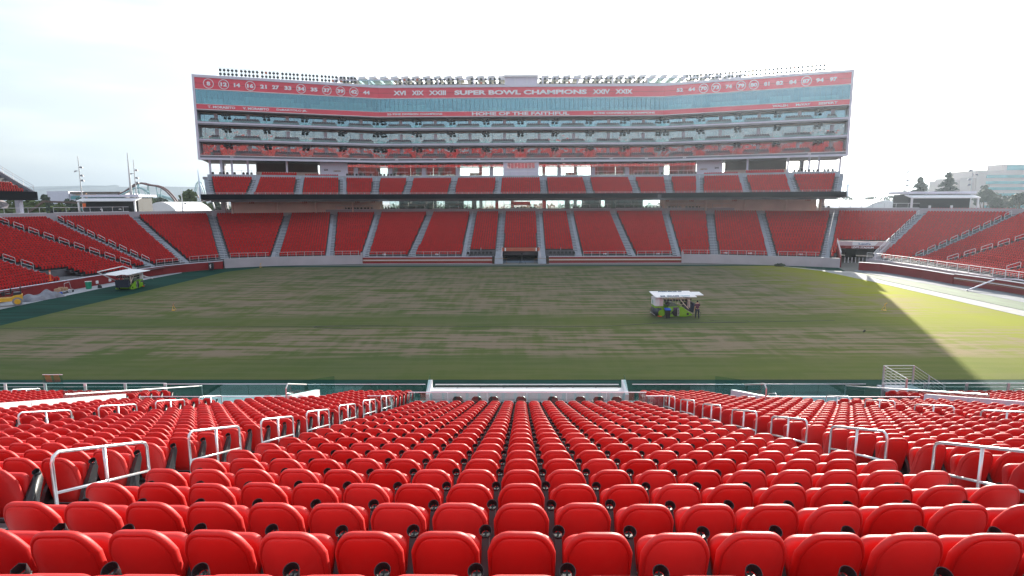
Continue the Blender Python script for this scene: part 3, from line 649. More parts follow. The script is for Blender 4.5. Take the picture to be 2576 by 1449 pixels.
for s, x0, x1 in ((-1, -29.45, -5.3), (1, 5.2, 29.7)):
    pth = [(x0, 111.0), (x1, 111.0)]
    t = wallrun('striped_wall', f'red wall with white and gold stripes, {"left" if s<0 else "right"} of the centre tunnel', pth, 1.22, M['dred'], .3, cap=M['lilac'])
    for z0, z1, mm in ((.62, .74, 'white'), (.80, .90, 'gold'), (.46, .55, 'gold'), (0, .06, 'lilac')): b = MB(); sweep(b, pth, .02, 0, z0, z1); b.build('stripe', M[mm], t)
    t = thing('wall_pier', f'pale concrete pier at the outer {"left" if s<0 else "right"} end of the striped wall', 'pier', ((x0 if s < 0 else x1), 111, 0), 0, 'piers of the centre wall')
    b = MB(); b.box(((x0-.15 if s < 0 else x1+.15), 110.95, 1.05), (.3, .6, 2.1)); b.build('pier_body', M['cwall'], t)
# fill between walls and first rows
b = MB()
for pth, ks in ((CW, range(6, 10)), (CR, range(16, 20))):
    for i in range(len(pth)-1):
        f0, f1 = i/(len(pth)-1), (i+1)/(len(pth)-1); F = [stn(ST, k)[0] for k in ks]
        def fp(f): x = f*(len(F)-1); j = min(int(x), len(F)-2); return F[j].lerp(F[j+1], x-j)
        b.quad((*pth[i], 1.41), (*pth[i+1], 1.41), (*(fp(f1)+Vector((0, .4))), 1.41), (*(fp(f0)+Vector((0, .4))), 1.41))
b.quad((-29.4, 111.1, 1.21), (-5.2, 111.1, 1.21), (-5.2, 112.3, 1.21), (-29.4, 112.3, 1.21)); b.quad((5.2, 111.1, 1.21), (29.6, 111.1, 1.21), (29.6, 112.3, 1.21), (5.2, 112.3, 1.21))
b.quad((-10.2, 111.2, 1.22), (-5, 111.2, 1.22), (-5, 114.8, 1.22), (-10.2, 114.8, 1.22)); b.quad((5, 111.2, 1.22), (10.4, 111.2, 1.22), (10.4, 114.8, 1.22), (5, 114.8, 1.22))
LF = [stn(ST, k)[0] for k in range(0, 7)]
for i in range(len(LF)-1):
    a_, c_ = LF[i], LF[i+1]; b.quad((*(a_+Vector((2.6, -.3))), 1.15), (*(c_+Vector((2.6, -.3))), 1.15), (*(c_+Vector((-2.4, .9))), 1.15), (*(a_+Vector((-2.4, .9))), 1.15))
b.build('walkway', M['tread'], bowl)
# right end: grey platform wall with white railing
PR = [(59.2, 103.4), (60.3, 97), (60.6, 94), (60.9, 86), (61.6, 79), (61.9, 74.4), (62.3, 60), (62.3, 48)]
t = thing('platform_wall', 'grey concrete platform wall behind the red wall at the right end', 'wall', (60.6, 90, 0)); b = MB(); sweep(b, PR, 0, -1.0, 0, 1.42); b.build('wall_body', M['cwall'], t)
t = thing('platform_railing', 'bright white railing on the grey platform wall at the right end', 'railing', (60.6, 86, 1.4)); b = MB()
q = offp(PR, -.12)
for z in (2.5, 2.2, 2.0, 1.8, 1.6): b.tube([(*p, z) for p in q[:6]], .04 if z > 2.4 else .016, 5)
b.build('rail_bars', M['white'], t); b = MB(); s = 0
while s < plen(q[:6]): p, _ = along(q[:6], s); b.box((*p, 1.95), (.07, .07, 1.1)); s += 1.9
b.build('posts', M['white'], t)
# front railings of the far bowl
def frail(pth, z, lab, m='galv', h=.95):
    t = thing('front_railing', lab, 'railing', (*pth[0], z), 0, 'front railings of the far stand'); b = MB()
    b.tube([(*p, z+h) for p in pth], .035, 5); b.tube([(*p, z+.12) for p in pth], .02, 4); b.tube([(*p, z+.5) for p in pth], .015, 4); b.build('rail_bars', M[m], t)
    b = MB(); s = 0; T_ = plen(pth)
    while s <= T_+.01: p, _ = along(pth, min(s, T_-.01)); b.box((*p, z+h/2), (.06, .06, h)); s += 1.5
    b.build('posts', M[m], t)
    return t
for k, nm in ((6, 'first'), (7, 'second'), (8, 'third'), (16, 'fourth'), (17, 'fifth'), (18, 'sixth')):
    A, a = stn(ST, k); B, b_ = stn(ST, k+1); u = (B-A).normalized(); frail([tuple(A+u*.9-a*.45), tuple(B-u*.9-b_*.45)], 1.42, f'thin grey railing on the concrete wall, {nm} from the left')
for k, nm in ((9, 'outer left'), (10, 'inner left'), (14, 'inner right'), (15, 'outer right')):
    A, a = stn(ST, k); B, b_ = stn(ST, k+1); u = (B-A).normalized(); frail([tuple(A+u*.9-a*.75), tuple(B-u*.9-b_*.75)], 1.25, f'thin grey railing over the striped wall, {nm} section')
for k, nm in ((4, 'upper'), (5, 'lower')):
    A, a = stn(ST, k); B, b_ = stn(ST, k+1); u = (B-A).normalized(); frail([tuple(A+u*.7-a*.5), tuple(B-u*.3-b_*.5)], 1.3, f'grey railing above the red wall near the left corner, {"left" if k==4 else "right"} piece')
# section numbers on the railings
def numplate(x, y, z, s, w=.5, m='letter', nm='section_number', xd=(1, 0, 0), h=.28, cat='sign', lab=None):
    t = text(s, (x, y, z), h, xd, None, nm, M[m]); tag(t, lab or f'small white section number {s} on the front railing', cat, 'section numbers'); return t
for x, s in ((-25.4, '135'), (-15.6, '136'), (15.6, '140'), (25.4, '141')): numplate(x, 111.18, 1.75, s)
for x, y, s in ((37.5, 110.2, '142'), (41.5, 109.0, '143'), (49.5, 106.6, '144')): numplate(x, y, 1.95, s, xd=(1, -.28, 0))
# centre tunnel
t = thing('player_tunnel', 'dark tunnel mouth with an orange header sign under the centre seats', 'tunnel', (0, 113, 0))
b = MB(); b.box((0, 124, -.0+.02), (7.0, 22, .04)); b.build('tunnel_floor', mat('tunnel_floor_paint', (.20, .27, .36), .7), t)
b = MB(); b.box((0, 126, 1.1), (7.4, .2, 2.2)); b.box((-3.45, 120.2, 1.1), (.2, 11.4, 2.2)); b.box((3.45, 120.2, 1.1), (.2, 11.4, 2.2)); b.box((0, 120.2, 2.18), (7, 11.4, .1)); b.build('tunnel_lining', M['black'], t)
b = MB(); b.box((0, 114.3, 2.36), (7.2, .18, .66)); b.build('header_panel', mat('orange_panel', (.52, .17, .10), .6), t)
for s in (-1, 1):
    b = MB(); b.box((s*2.95, 114.19, 2.36), (.22, .05, .62)); b.build('header_stripe', M['white'], t); b = MB(); b.box((s*3.2, 114.2, 2.36), (.16, .05, .62)); b.build('header_stripe', M['dred'], t)
    b = MB(); b.hexa([(s*3.62-.12, 111.3, 0), (s*3.62+.12, 111.3, 0), (s*3.62+.12, 116, 0), (s*3.62-.12, 116, 0), (s*3.62-.12, 111.3, 1.2), (s*3.62+.12, 111.3, 1.2), (s*3.62+.12, 116, 2.7), (s*3.62-.12, 116, 2.7)]); b.build('side_wall', M['cwall'], t)
    b = MB(); b.tube([(s*2.6, 110.6, 0), (s*2.6, 110.6, .95), (s*5.0, 110.6, .95), (s*5.0, 110.6, 0)], .035, 6); b.build('low_rail', M['gold'], t)
text('SAN FRANCISCO 49ERS', (0, 114.15, 2.36), .34, (1, 0, 0), t, 'sign_lettering', M['rletter'], width=5.0)
b = MB()
for k in range(14): b.box((-1.6+k*.24, 125.7, 1.45), (.1, .04, .30), m=0)
b.build('wall_lettering', M['lilac'], t)
t = thing('camera_tripod', 'dark tall tripod standing in front of the centre tunnel', 'tripod', (.2, 110.4, 0)); b = MB()
for a in (90, 210, 330): b.tube([(.2, 110.4, 1.75), (.2+.75*math.cos(R(a+15)), 110.4+.6*math.sin(R(a+15)), 0)], .03, 6)
b.build('legs', M['blk'], t); b = MB(); b.box((.2, 110.35, 1.95), (.3, .4, .28)); b.cyl((.2, 110.35, 1.78), .12, .15); b.build('camera_head', M['blk'], t)
for s in (-1, 1):
    x = s*8.9; t = thing('small_entry', f'small concrete entry with a dark doorway, {"left" if s<0 else "right"} of the tunnel', 'entryway', (x, 114, 1.2)); b = MB()
    b.box((x, 117.2, 2.1), (2.5, .2, 1.9)); b.box((x-1.25, 116, 1.9), (.12, 2.4, 1.5)); b.box((x+1.25, 116, 1.9), (.12, 2.4, 1.5)); b.build('entry_walls', M['cwall'], t)
    b = MB(); b.box((x-.1, 117.15, 2.0), (1.1, .1, 1.4)); b.build('doorway', M['black'], t)
n = 0
for s in (-1, 1):
    for j in range(7):
        n += 1; chair(s*(5.6+j*.72), 112.3, 1.22, PI, f'black chair on the ledge {"left" if s<0 else "right"} of the tunnel, {ORD[j+1]} from it', 'black chairs beside the tunnel')
# right corner vehicle tunnel
t = thing('corner_tunnel', 'dark vehicle tunnel with a pale header sign in the right corner of the bowl', 'tunnel', (59.5, 106, 0))
u = Vector((.93, -.36)); P0 = Vector((56.6, 108.3)); P1 = Vector((64.3, 105.9)); c = (P0+P1)/2; u = (P1-P0).normalized(); nn = Vector((-u.y, u.x))
b = MB(); b.bar((*P0, 3.75), (*P1, 3.75), .25, .85); b.build('header', mat('pale_header', (.55, .42, .45), .6), t)
b = MB(); b.bar((*(P0-nn*.16), 3.12), (*(P1-nn*.16), 3.12), .12, .5); b.build('lower_band', M['dred'], t)
b = MB(); q = c-nn*.2; b.hexa([(*(q-u*1.6), 3.42), (*(q+u*1.9), 3.42), (*(q+u*1.9+nn*.1), 3.42), (*(q-u*1.6+nn*.1), 3.42), (*(q-u*1.6), 4.06), (*(q+u*2.4), 4.06), (*(q+u*2.4+nn*.1), 4.06), (*(q-u*1.6+nn*.1), 4.06)]); b.build('logo_panel', M['white'], t)
text("Levi's", (*(q-nn*.05+u*.3), 3.74), .36, (*u, 0), t, 'sign_lettering', mat('blue_grey_lettering', (.25, .30, .45), .6), width=1.9)
text("LEVI'S STADIUM", (*(q-nn*.14), 3.12), .36, (*u, 0), t, 'sign_lettering', M['letter'], width=3.4)
b = MB(); b.bar((*(c+nn*9), 1.5), (*(c+nn*9+u*.01), 1.5), 9, 3.6); 
for s, p in ((-1, P0), (1, P1)): b.hexa([(*(p-u*.15*s-nn*0), 0), (*(p+u*.15), 0), (*(p+u*.15+nn*9), 0), (*(p-u*.15+nn*9), 0), (*(p-u*.15*s), 3.1), (*(p+u*.15), 3.1), (*(p+u*.15+nn*9), 3.1), (*(p-u*.15+nn*9), 3.1)])
b.build('tunnel_lining', M['black'], t)
b = MB(); b.hexa([(*(P0-nn*.1), 0), (*(P0+u*.25-nn*.1), 0), (54.9, 103.2, 0), (54.6, 103.2, 0), (*(P0-nn*.1), 3.9), (*(P0+u*.25-nn*.1), 3.9), (54.9, 103.2, 1.7), (54.6, 103.2, 1.7)], 0)
b.build('left_slope_wall', M['dred'], t)
b = MB(); b.hexa([(*P1, 0), (*(P1+u*.4), 0), (60.0, 102.2, 0), (59.6, 102.2, 0), (*P1, 4.1), (*(P1+u*.4), 4.1), (60.0, 102.2, 1.7), (59.6, 102.2, 1.7)]); b.build('right_slope_wall', M['cwall'], t)
b = MB()
for z in (.95, .7, .45): b.tube([(54.7, 103.0, 1.7+z), (*P0, 3.9+z-.2)], .03, 5); b.tube([(59.7, 102.0, 1.7+z), (*P1, 4.1+z-.2)], .035, 5)
b.build('slope_rails', M['white'], t)
b = MB()
for k in range(9): p = Vector((56.0, 104.2)).lerp(Vector((60.2, 102.9)), k/8); b.box((*p, 1.15), (.16, .05, .95))
b.build('barrier_slats', M['galv'], t)
# aisle rails
def arail(S, k, r0, r1, zfun, lab, tread=FT):
    A, a = stn(S, k); d0, d1 = r0*tread+.2, r1*tread; b = MB(); p, q = A+a*d0, A+a*d1
    b.tube([(*p, zfun(d0)+.1), (*p, zfun(d0)+.9), (*q, zfun(d1)+.9), (*q, zfun(d1)+.1)], .022, 5)
    o = b.build('aisle_handrail', M['galv']); tag(o, lab, 'handrail', 'long aisle handrails'); return o
for j, k in enumerate((6, 7, 8, 9, 10, 11, 12, 13, 14, 15, 16, 17, 18, 19)): arail(ST, k, 0 if k not in (12, 13) else 1, NR-1, zf, f'thin grey handrail down the lower aisle, {ORD[j+1]} of fourteen from the left')
def loop(S, k, r, zfun, lab, grp, m='steel', off=.45, nr=2, h=.95):
    A, a = stn(S, k); t = Vector((-a.y, a.x))*off; p = A+a*(r*FT)+t; q = A+a*((r+nr)*FT)+t; z, w = zfun(r*FT), zfun((r+nr)*FT)
    b = MB(); b.tube([(*p, z), (*p, z+h-.08), (*p.lerp(q, .06), z+h), (*p.lerp(q, .94), w+h), (*q, w+h-.08), (*q, w)], .035, 6)
    b.tube([(*p, z+h*.5), (*q, w+h*.5)], .028, 5); o = b.build('loop_handrail', M[m]); return tag(o, lab, 'handrail', grp)
for k, nm in ((2, 'nearest left end aisle'), (3, 'second left end aisle'), (4, 'third left end aisle')):
    for j, r in enumerate(range(1 if k > 2 else 4, 27, 3)): loop(ST, k, r, zf, f'silver loop handrail on the {nm}, {ORD[j+1]} from the bottom', 'loop handrails of the left end', off=-.45)
for k, nm in ((20, 'aisle right of the corner tunnel'), (21, 'second right end aisle'), (22, 'third right end aisle'), (23, 'nearest right end aisle')):
    for j, r in enumerate(range(1, 27, 3)): loop(ST, k, r, zf, f'white loop handrail on the {nm}, {ORD[j+1]} from the bottom', 'loop handrails of the right end', 'white', off=.45)
# ------------------------------------------------------------------ second tier under the tower
S2 = [(-60.7, 118.1, 119.5), (-54.2, 120.8, 104.0), (-45.8, 124.3, 105.5), (-37.5, 127.9, 105.5), (-31.4, 130.4, 100.0), (-24.9, 131.0, 92.5), (-15.1, 131.0, 90.0), (-5.1, 131.0, 89.0), (5.1, 131.0, 90.0), (15.1, 131.0, 90.0), (25.1, 131.0, 88.0), (31.9, 130.2, 81.0), (37.5, 127.8, 75.0), (46.0, 124.3, 76.5), (54.3, 120.8, 75.5), (60.9, 118.0, 60.0)]
def z2f(d): return 12.75+.42*d
deck = thing('upper_tier', 'middle deck of red seats with a black front edge hanging under the tower', 'grandstand', (0, 133, 12.6))
for k in range(len(S2)-1): section(S2, k, 0, {0: 10, 1: 13, 2: 12, 12: 12, 13: 13, 14: 10}.get(k, 10), z2f, deck)
for k in range(len(S2)): stair(S2, k, 0, 11 if k in (1, 2, 3, 12, 13, 14) else 10, z2f, deck)
for j, k in enumerate(range(len(S2))): arail(S2, k, 0, 9, z2f, f'thin handrail on the middle deck aisle, {ORD[j+1]} of sixteen from the left')
f2 = [(-62.2, 117.2), (-30, 130.75), (30, 130.75), (62.4, 117.2)]
b = MB(); sweep(b, f2, .25, -.1, 12.05, 13.05); b.build('black_fascia', M['black'], deck)
b = MB(); sweep(b, f2, .1, -12, 11.85, 12.05); b.build('soffit', M['soff'], deck)
b = MB()
for z in (13.35, 13.12): sweep(b, f2, .12, .06, z, z+.05)
s = .5; T_ = plen(f2)
while s < T_: p, tt = along(offp(f2, .1), s); b.box((*p, 13.2), (.07, .07, .4)); s += 1.4
b.build('front_rail', M['galv'], deck)
back2 = [tuple(stn(S2, k)[0]+stn(S2, k)[1]*(10*FT+.1)) for k in range(len(S2))]
b = MB(); sweep(b, back2, 0, -.3, 15.8, 17.25); sweep(b, back2, -.3, -6.5, 16.4, 16.9); b.build('rear_wall', M['step'], deck)
for s in (-1, 1):                       # glazed end screens of the deck
    A, a = stn(S2, 0 if s < 0 else 15); A = A+Vector((s*1.5, -.6)); q = A+a*10.5
    b = MB(); w = Vector((s*.1, 0)); b.hexa([(*A, 12.1), (*(A+w), 12.1), (*(q+w), 12.1), (*q, 12.1), (*A, 14.0), (*(A+w), 14.0), (*(q+w), 18.3), (*q, 18.3)]); b.build('end_screen', mat('blue_screen', (.45, .60, .78), .3), deck)
# ------------------------------------------------------------------ suite tower
TP = [(-67, 127.3), (-32.3, 140.8), (32.3, 140.8), (67, 127.3)]; TL = plen(TP)
tower = thing('suite_tower', 'broad angled tower of glazed suites with red lettered bands above the far stand', 'building', (0, 150, 9))
def sw(name, m, *secs, path=TP):
    b = MB()
    for s in secs: sweep(b, path, *s)
    return b.build(name, m if not isinstance(m, str) else M[m], tower)
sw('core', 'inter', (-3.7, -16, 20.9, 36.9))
sw('cornice', 'lilac', (.2, -.5, 36.98, 37.5)); sw('roof_slab', 'conc', (-.5, -16, 36.95, 37.2))
sw('upper_red_band', 'red', (.06, -.3, 34.72, 36.97)); sw('band_seam', 'dred', (.075, .05, 35.80, 35.86)); sw('band_trim', 'white', (.10, -.2, 34.58, 34.72), (.10, -.2, 30.55, 30.68), (.09, -.1, 31.66, 31.74))
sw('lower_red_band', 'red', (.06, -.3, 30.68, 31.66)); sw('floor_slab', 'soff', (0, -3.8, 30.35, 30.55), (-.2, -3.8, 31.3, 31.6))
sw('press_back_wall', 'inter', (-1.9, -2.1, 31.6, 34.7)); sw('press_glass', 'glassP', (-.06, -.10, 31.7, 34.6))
# blinds behind the press glass
b = MB(); s = 1.5
for s0, s1, z0, z1 in ((1.5, 5, 31.75, 32.9), (6.5, 21, 31.75, 32.8), (9, 19, 32.8, 33.6), (22.5, 36, 31.75, 32.75), (24.5, 34.5, 32.75, 33.5), (38.5, 49, 31.75, 32.6), (40, 48, 32.6, 33.3), (51, 54, 31.75, 32.5), (62, 66, 31.75, 32.5), (70, 74, 31.75, 32.4), (83, 88, 31.75, 32.6), (90, 99, 31.75, 32.4), (103, 108, 31.75, 32.8), (112, 122, 31.75, 32.8), (124, 128, 31.75, 33.2), (130, 137, 31.75, 32.7)):
    p, t_ = along(TP, s0); q, _ = along(TP, s1); n_ = Vector((-t_.y, t_.x))*.35; b.hexa([(*(p+n_), z0), (*(q+n_), z0), (*(q+n_*1.1), z0), (*(p+n_*1.1), z0), (*(p+n_), z1), (*(q+n_), z1), (*(q+n_*1.1), z1), (*(p+n_*1.1), z1)])
b.build('blinds', M['blind'], tower)
b = MB(); s = 0; k = 0
while s < TL:
    p, t_ = along(TP, s); q = p+Vector((t_.y, -t_.x))*0; a = math.atan2(t_.y, t_.x); th = .07 if 50 < s < 103 else .035
    b.box((*p, 33.15), (th, .10 if th < .05 else .16, 2.9), a); s += 1.02
b.build('mullions', mat('slate_mullion', (.16, .24, .28), .5), tower)
LV = ((27.95, 30.35, 'glassA', 'top'), (24.42, 27.5, 'glassB', 'middle'), (21.22, 24.0, 'glassL', 'lowest'))
BAY = [plen(TP[:2])+8.075*k for k in range(0, 9)]
BAY = [plen(TP[:2])-8.0*k for k in range(4, 0, -1)]+BAY+[BAY[-1]+8.0*k for k in range(1, 5)]
edges = [0.6]+BAY+[TL-.6]
suite = []
for li, (z, zc, gm, nm) in enumerate(LV):
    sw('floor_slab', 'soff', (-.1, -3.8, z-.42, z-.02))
    if li < 2: sw('slab_edge', 'grey', (.06, -.1, z-.42, z-.12)); sw('slab_trim', 'lilac', (.12, -.1, z-.12, z+.18)); sw('slab_lip', 'mgrey', (.0, -.05, z+.18, z+.26))
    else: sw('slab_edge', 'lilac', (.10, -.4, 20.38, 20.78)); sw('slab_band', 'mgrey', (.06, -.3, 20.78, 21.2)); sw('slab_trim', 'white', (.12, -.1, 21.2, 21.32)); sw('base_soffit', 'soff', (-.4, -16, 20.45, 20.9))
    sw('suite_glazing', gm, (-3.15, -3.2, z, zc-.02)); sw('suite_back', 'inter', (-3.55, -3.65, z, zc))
    sw('glazing_head', 'beige', (-3.05, -3.2, zc-.12, zc-.02)); sw('rail_glass', 'glassR', (-.15, -.18, z+.1, z+.62))
    b = MB(); g = MB(); d = MB(); pl = MB()
    for s in np.arange(1.0, TL, 2.0):
        p, t_ = along(TP, s); n_ = Vector((-t_.y, t_.x)); b.box((*(p+n_*3.12), (z+zc)/2), (.06, .08, zc-z), math.atan2(t_.y, t_.x))
    b.build('window_frames', M['grey'], tower)
    for i in range(len(edges)-1):
        e0, e1 = edges[i], edges[i+1]; mid_ = (e0+e1)/2; p, t_ = along(TP, mid_+.3); n_ = Vector((-t_.y, t_.x)); a = math.atan2(t_.y, t_.x)
        d.box((*(p+n_*3.08), z+1.2), (.7, .06, zc-z-.2), a)
        hw = (e1-e0)/2-1.35
        g.box((*(along(TP, mid_)[0]+n_*2.75), z+1.32), (2*hw-.9, .35, .07), a)
        for row, (o_, dz) in enumerate(((2.3, .42), (1.25, 0.))):
            nn_ = int(2*hw/.5)+row
            for j in range(nn_):
                p, t_ = along(TP, mid_+(j-(nn_-1)/2)*.5); n_ = Vector((-t_.y, t_.x)); suite.append((p.x+n_.x*o_, p.y+n_.y*o_, z+dz, math.atan2(t_.y, t_.x), nm, i, row, j))
    d.build('suite_doors', M['lilac'], tower); g.build('counter_tops', M['white'], tower)
    for e in edges[1:-1]:
        p, t_ = along(TP, e); n_ = Vector((-t_.y, t_.x)); w = t_*.015
        pl.hexa([(*(p+n_*.3-w), z), (*(p+n_*.3+w), z), (*(p+n_*3+w), z), (*(p+n_*3-w), z), (*(p+n_*.3-w), z+1.25), (*(p+n_*.3+w), z+1.25), (*(p+n_*3+w), z+1.25), (*(p+n_*3-w), z+1.25)])
    pl.build('glass_dividers', M['glassR'], tower)
sm = MB(); sm.prism(octo(.22, .0, .88, .10), .02, -.08); sm.box((0, -.28, .42), (.42, .42, .14)); sm.box((.25, -.2, .5), (.05, .35, .08))
sme = sm.mesh('padded_armchair', M['dark']); suite.sort(key=lambda q: q[0]**2+q[1]**2)
for (x, y, z, a, nm, i, row, j) in suite[:300]:
    o = bpy.data.objects.new('padded_armchair', sme); COL.objects.link(o); o.location = (x, y, z); o.rotation_euler = (0, 0, a)
    tag(o, f'dark padded seat, {nm} suite level, bay {ORD[i+1]} from left, {"front" if row else "back"} row, {ORD[j+1]} place', 'armchair', 'padded seats on the suite levels')
SI = Inst(); SI.add(sm, [q[:3] for q in suite[300:]], [q[3] for q in suite[300:]]); o = SI.build('padded_armchairs', [M['dark']]); tag(o, 'rows of dark padded seats along the central suite levels of the tower', 'seats', kind='stuff')
# speaker pairs hung at every bay line
spk = MB()
for s in (-1, 1): spk.box((s*.42, -.1, -.62), (.62, .4, .42), rot=Matrix.Rotation(R(-22), 3, 'X')@Matrix.Rotation(R(-9*s), 3, 'Y')); spk.box((s*.35, .25, -.12), (.7, .3, .26), rot=Matrix.Rotation(R(14*s), 3, 'Y')); spk.tube([(s*.3, 0, 0), (s*.42, 0, -.5)], .03, 5)
spm = spk.mesh('speaker_pair', M['blk'])
for z, zc, gm, nm in LV:
    for j, e in enumerate(edges[1:-1]):
        p, t_ = along(TP, e); n_ = Vector((-t_.y, t_.x)); o = bpy.data.objects.new('speaker_pair', spm); COL.objects.link(o); o.location = (*(p+n_*.75), zc-.03); o.rotation_euler = (0, 0, math.atan2(t_.y, t_.x))
        tag(o, f'pair of black speakers hanging over the {nm} suite level, {ORD[j+1]} from the left', 'speakers', 'speaker pairs on the tower')
for s in (-1, 1):                       # end fins and end walls
    p = Vector(TP[0] if s < 0 else TP[-1]); t_ = Vector((s*.932, -.362)); n_ = Vector((s*.362, .932)) if s > 0 else Vector((-.362, .932)); b = MB()
    w = t_*.45; b.hexa([(*(p+w*0-n_*.2), 20.38), (*(p+w-n_*.2), 20.38), (*(p+w+n_*15.5), 20.9), (*(p+n_*15.5), 20.9), (*(p-n_*.2), 37.55), (*(p+w-n_*.2), 37.55), (*(p+w+n_*15.5), 37.5), (*(p+n_*15.5), 37.5)]); b.build('end_fin', M['lilac'], tower)
def prj(x, y, z):
    d = Vector((x, y, z))-EYE; w = d.dot(_f); return CPX+FPX*d.dot(_rx)/w, CPY-FPX*d.dot(_up)/w
def onT(px, z, path=TP):
    lo_, hi_ = 0, plen(path)
    for _ in range(40):
        mm_ = (lo_+hi_)/2; p, t_ = along(path, mm_)
        if prj(p.x, p.y, z)[0] < px: lo_ = mm_
        else: hi_ = mm_
    return p, t_
def ttext(s, px0, px1, z, h, path=TP, off=.12, bold=.035, nm='band_lettering', m=None, par=None):
    a, t_ = onT((px0+px1)/2, z, path); q0, _ = onT(px0, z, path); q1, _ = onT(px1, z, path); n_ = Vector((t_.y, -t_.x)); c = a+n_*off
    return text(s, (*c, z), h, (*t_, 0), par or tower, nm, m or M['letter'], width=(q1-q0).length, bold=bold)
Z5 = lambda z: (760+.2873*z)*.6289
for s, zx, wd, ci in (('8',257,52,1),('12',470,90,1),('14',655,88,0),('16',840,88,1),('21',1023,92,0),('27',1192,98,0),('33',1363,98,0),('34',1545,100,1),('35',1727,98,0),('37',1904,92,1),('39',2094,92,1),('42',2280,92,1),('44',2455,95,0)):
    ttext(s, Z5(zx-wd/2), Z5(zx+wd/2), 35.83, .82, bold=.05, nm='retired_number')
    if ci:
        p, t_ = onT(Z5(zx), 35.83); n_ = Vector((t_.y, -t_.x)); b = MB(); b.tube([tuple((*(p+n_*.12+t_*(.93*math.cos(a))), 35.83+.93*math.sin(a))) for a in np.linspace(0, 2*PI, 33)[:-1]], .075, 5, close=True); b.build('number_ring', M['letter'], tower)
Z2 = lambda z: (2100+.5435*z)*.6289
for s, zx, wd, ci in (('52',1140,48,0),('64',1228,50,0),('70',1315,48,1),('73',1406,46,1),('74',1500,48,0),('79',1590,50,1),('80',1684,50,1),('81',1779,42,0),('82',1874,54,0),('84',1971,56,0),('87',2070,56,1),('94',2170,58,0),('97',2270,56,0)):
    ttext(s, Z2(zx-wd/2), Z2(zx+wd/2), 35.83, .82, bold=.05, nm='retired_number')
    if ci:
        p, t_ = onT(Z2(zx), 35.83); n_ = Vector((t_.y, -t_.x)); b = MB(); b.tube([tuple((*(p+n_*.12+t_*(.93*math.cos(a))), 35.83+.93*math.sin(a))) for a in np.linspace(0, 2*PI, 33)[:-1]], .075, 5, close=True); b.build('number_ring', M['letter'], tower)
for s, x0, x1 in (('XVI', 990, 1021), ('XIX', 1036, 1066), ('XXIII', 1079, 1122), ('SUPER BOWL CHAMPIONS', 1143, 1476), ('XXIV', 1491, 1534), ('XXIX', 1548, 1591)): ttext(s, x0, x1, 35.83, 1.0, bold=.045)
for s, x0, x1, h in (('HOME OF THE FAITHFUL', 1187, 1432, .72), ('22-TIME DIVISION CHAMPIONS', 974, 1113, .40), ('8-TIME CONFERENCE CHAMPIONS', 1493, 1647, .40), ('T. MORABITO', 523, 592, .50), ('V. MORABITO', 611, 677, .50), ('DeBARTOLO JR.', 696, 773, .48), ('WALSH', 1943, 1982, .48), ('McVAY', 2002, 2039, .48), ('SEIFERT', 2059, 2107, .48)): ttext(s, x0, x1, 31.17, h, bold=.035)
for s, px in (('233', 583), ('235', 902), ('236', 998), ('237', 1093), ('238', 1204), ('239', 1308), ('240', 1415), ('241', 1537), ('242', 1626), ('243', 1722), ('245', 2036)): ttext(s, px-4, px+4, 21.0, .24, off=.10, nm='bay_number')
# club level glazing between deck and tower
CP = offp(TP, -4.6); CP = [tuple(p) for p in CP]
def clubseg(px0, px1): return [tuple(onT(px0, 18, CP)[0])]+[q for q in CP[1:3] if px0 < prj(q[0], q[1], 18)[0] < px1]+[tuple(onT(px1, 18, CP)[0])]
g1 = clubseg(874, 1748)
b = MB(); sweep(b, g1, 0, -.04, 16.9, 19.4); b.build('club_glass', M['glassC'], tower); b = MB(); sweep(b, g1, 0, -.04, 19.5, 20.4); b.build('club_upper_glass', M['glassB'], tower)
b = MB(); sweep(b, g1, .06, -.1, 19.38, 19.5); s = 0
while s < plen(g1): p, t_ = along(g1, s); b.box((*p, 18.65), (.05, .1, 3.5), math.atan2(t_.y, t_.x)); s += 1.35
b.build('club_mullions', M['grey'], tower)
b = MB()
for s in np.arange(2, plen(g1), 8.05): p, t_ = along(g1, s); b.box((*(p+Vector((t_.y, -t_.x))*.25), 18.1), (.9, .1, 2.4), math.atan2(t_.y, t_.x)); b.box((*(p+Vector((-t_.y, t_.x))*2), 18.65), (.7, .7, 3.5))
b.build('club_doors', M['lilac'], tower)
b = MB(); s = 0
while s < plen(g1):
    p, t_ = along(g1, s); n_ = Vector((-t_.y, t_.x))
    if abs(p.x) > 16: b.box((*(p+n_*5), 18.4), (5.5, .3, 3.9), math.atan2(t_.y, t_.x))
    s += 5.6
b.box((-11, 150, 17.6), (3, 1, 1.4)); b.box((12.5, 150, 17.6), (3, 1, 1.4)); b.build('club_interior', M['brown'], tower)
sw('club_floor', 'conc', (-1.2, -16, 16.35, 16.88))
b = MB(); b.box((.1, 142.7, 18.6), (8.2, 3.2, 3.5)); b.build('centre_booth', M['lilac'], tower)
b = MB(); b.box((.1, 141.08, 19.55), (6.4, .08, 1.25)); b.build('booth_window', M['glassB'], tower)
b = MB(); [b.box((-3.1+k*.8, 141.02, 19.55), (.09, .1, 1.3)) for k in range(9)]; b.box((.1, 141.02, 20.2), (6.5, .1, .1)); b.box((.1, 141.02, 18.9), (6.5, .1, .1)); b.build('booth_window_frame', M['white'], tower)
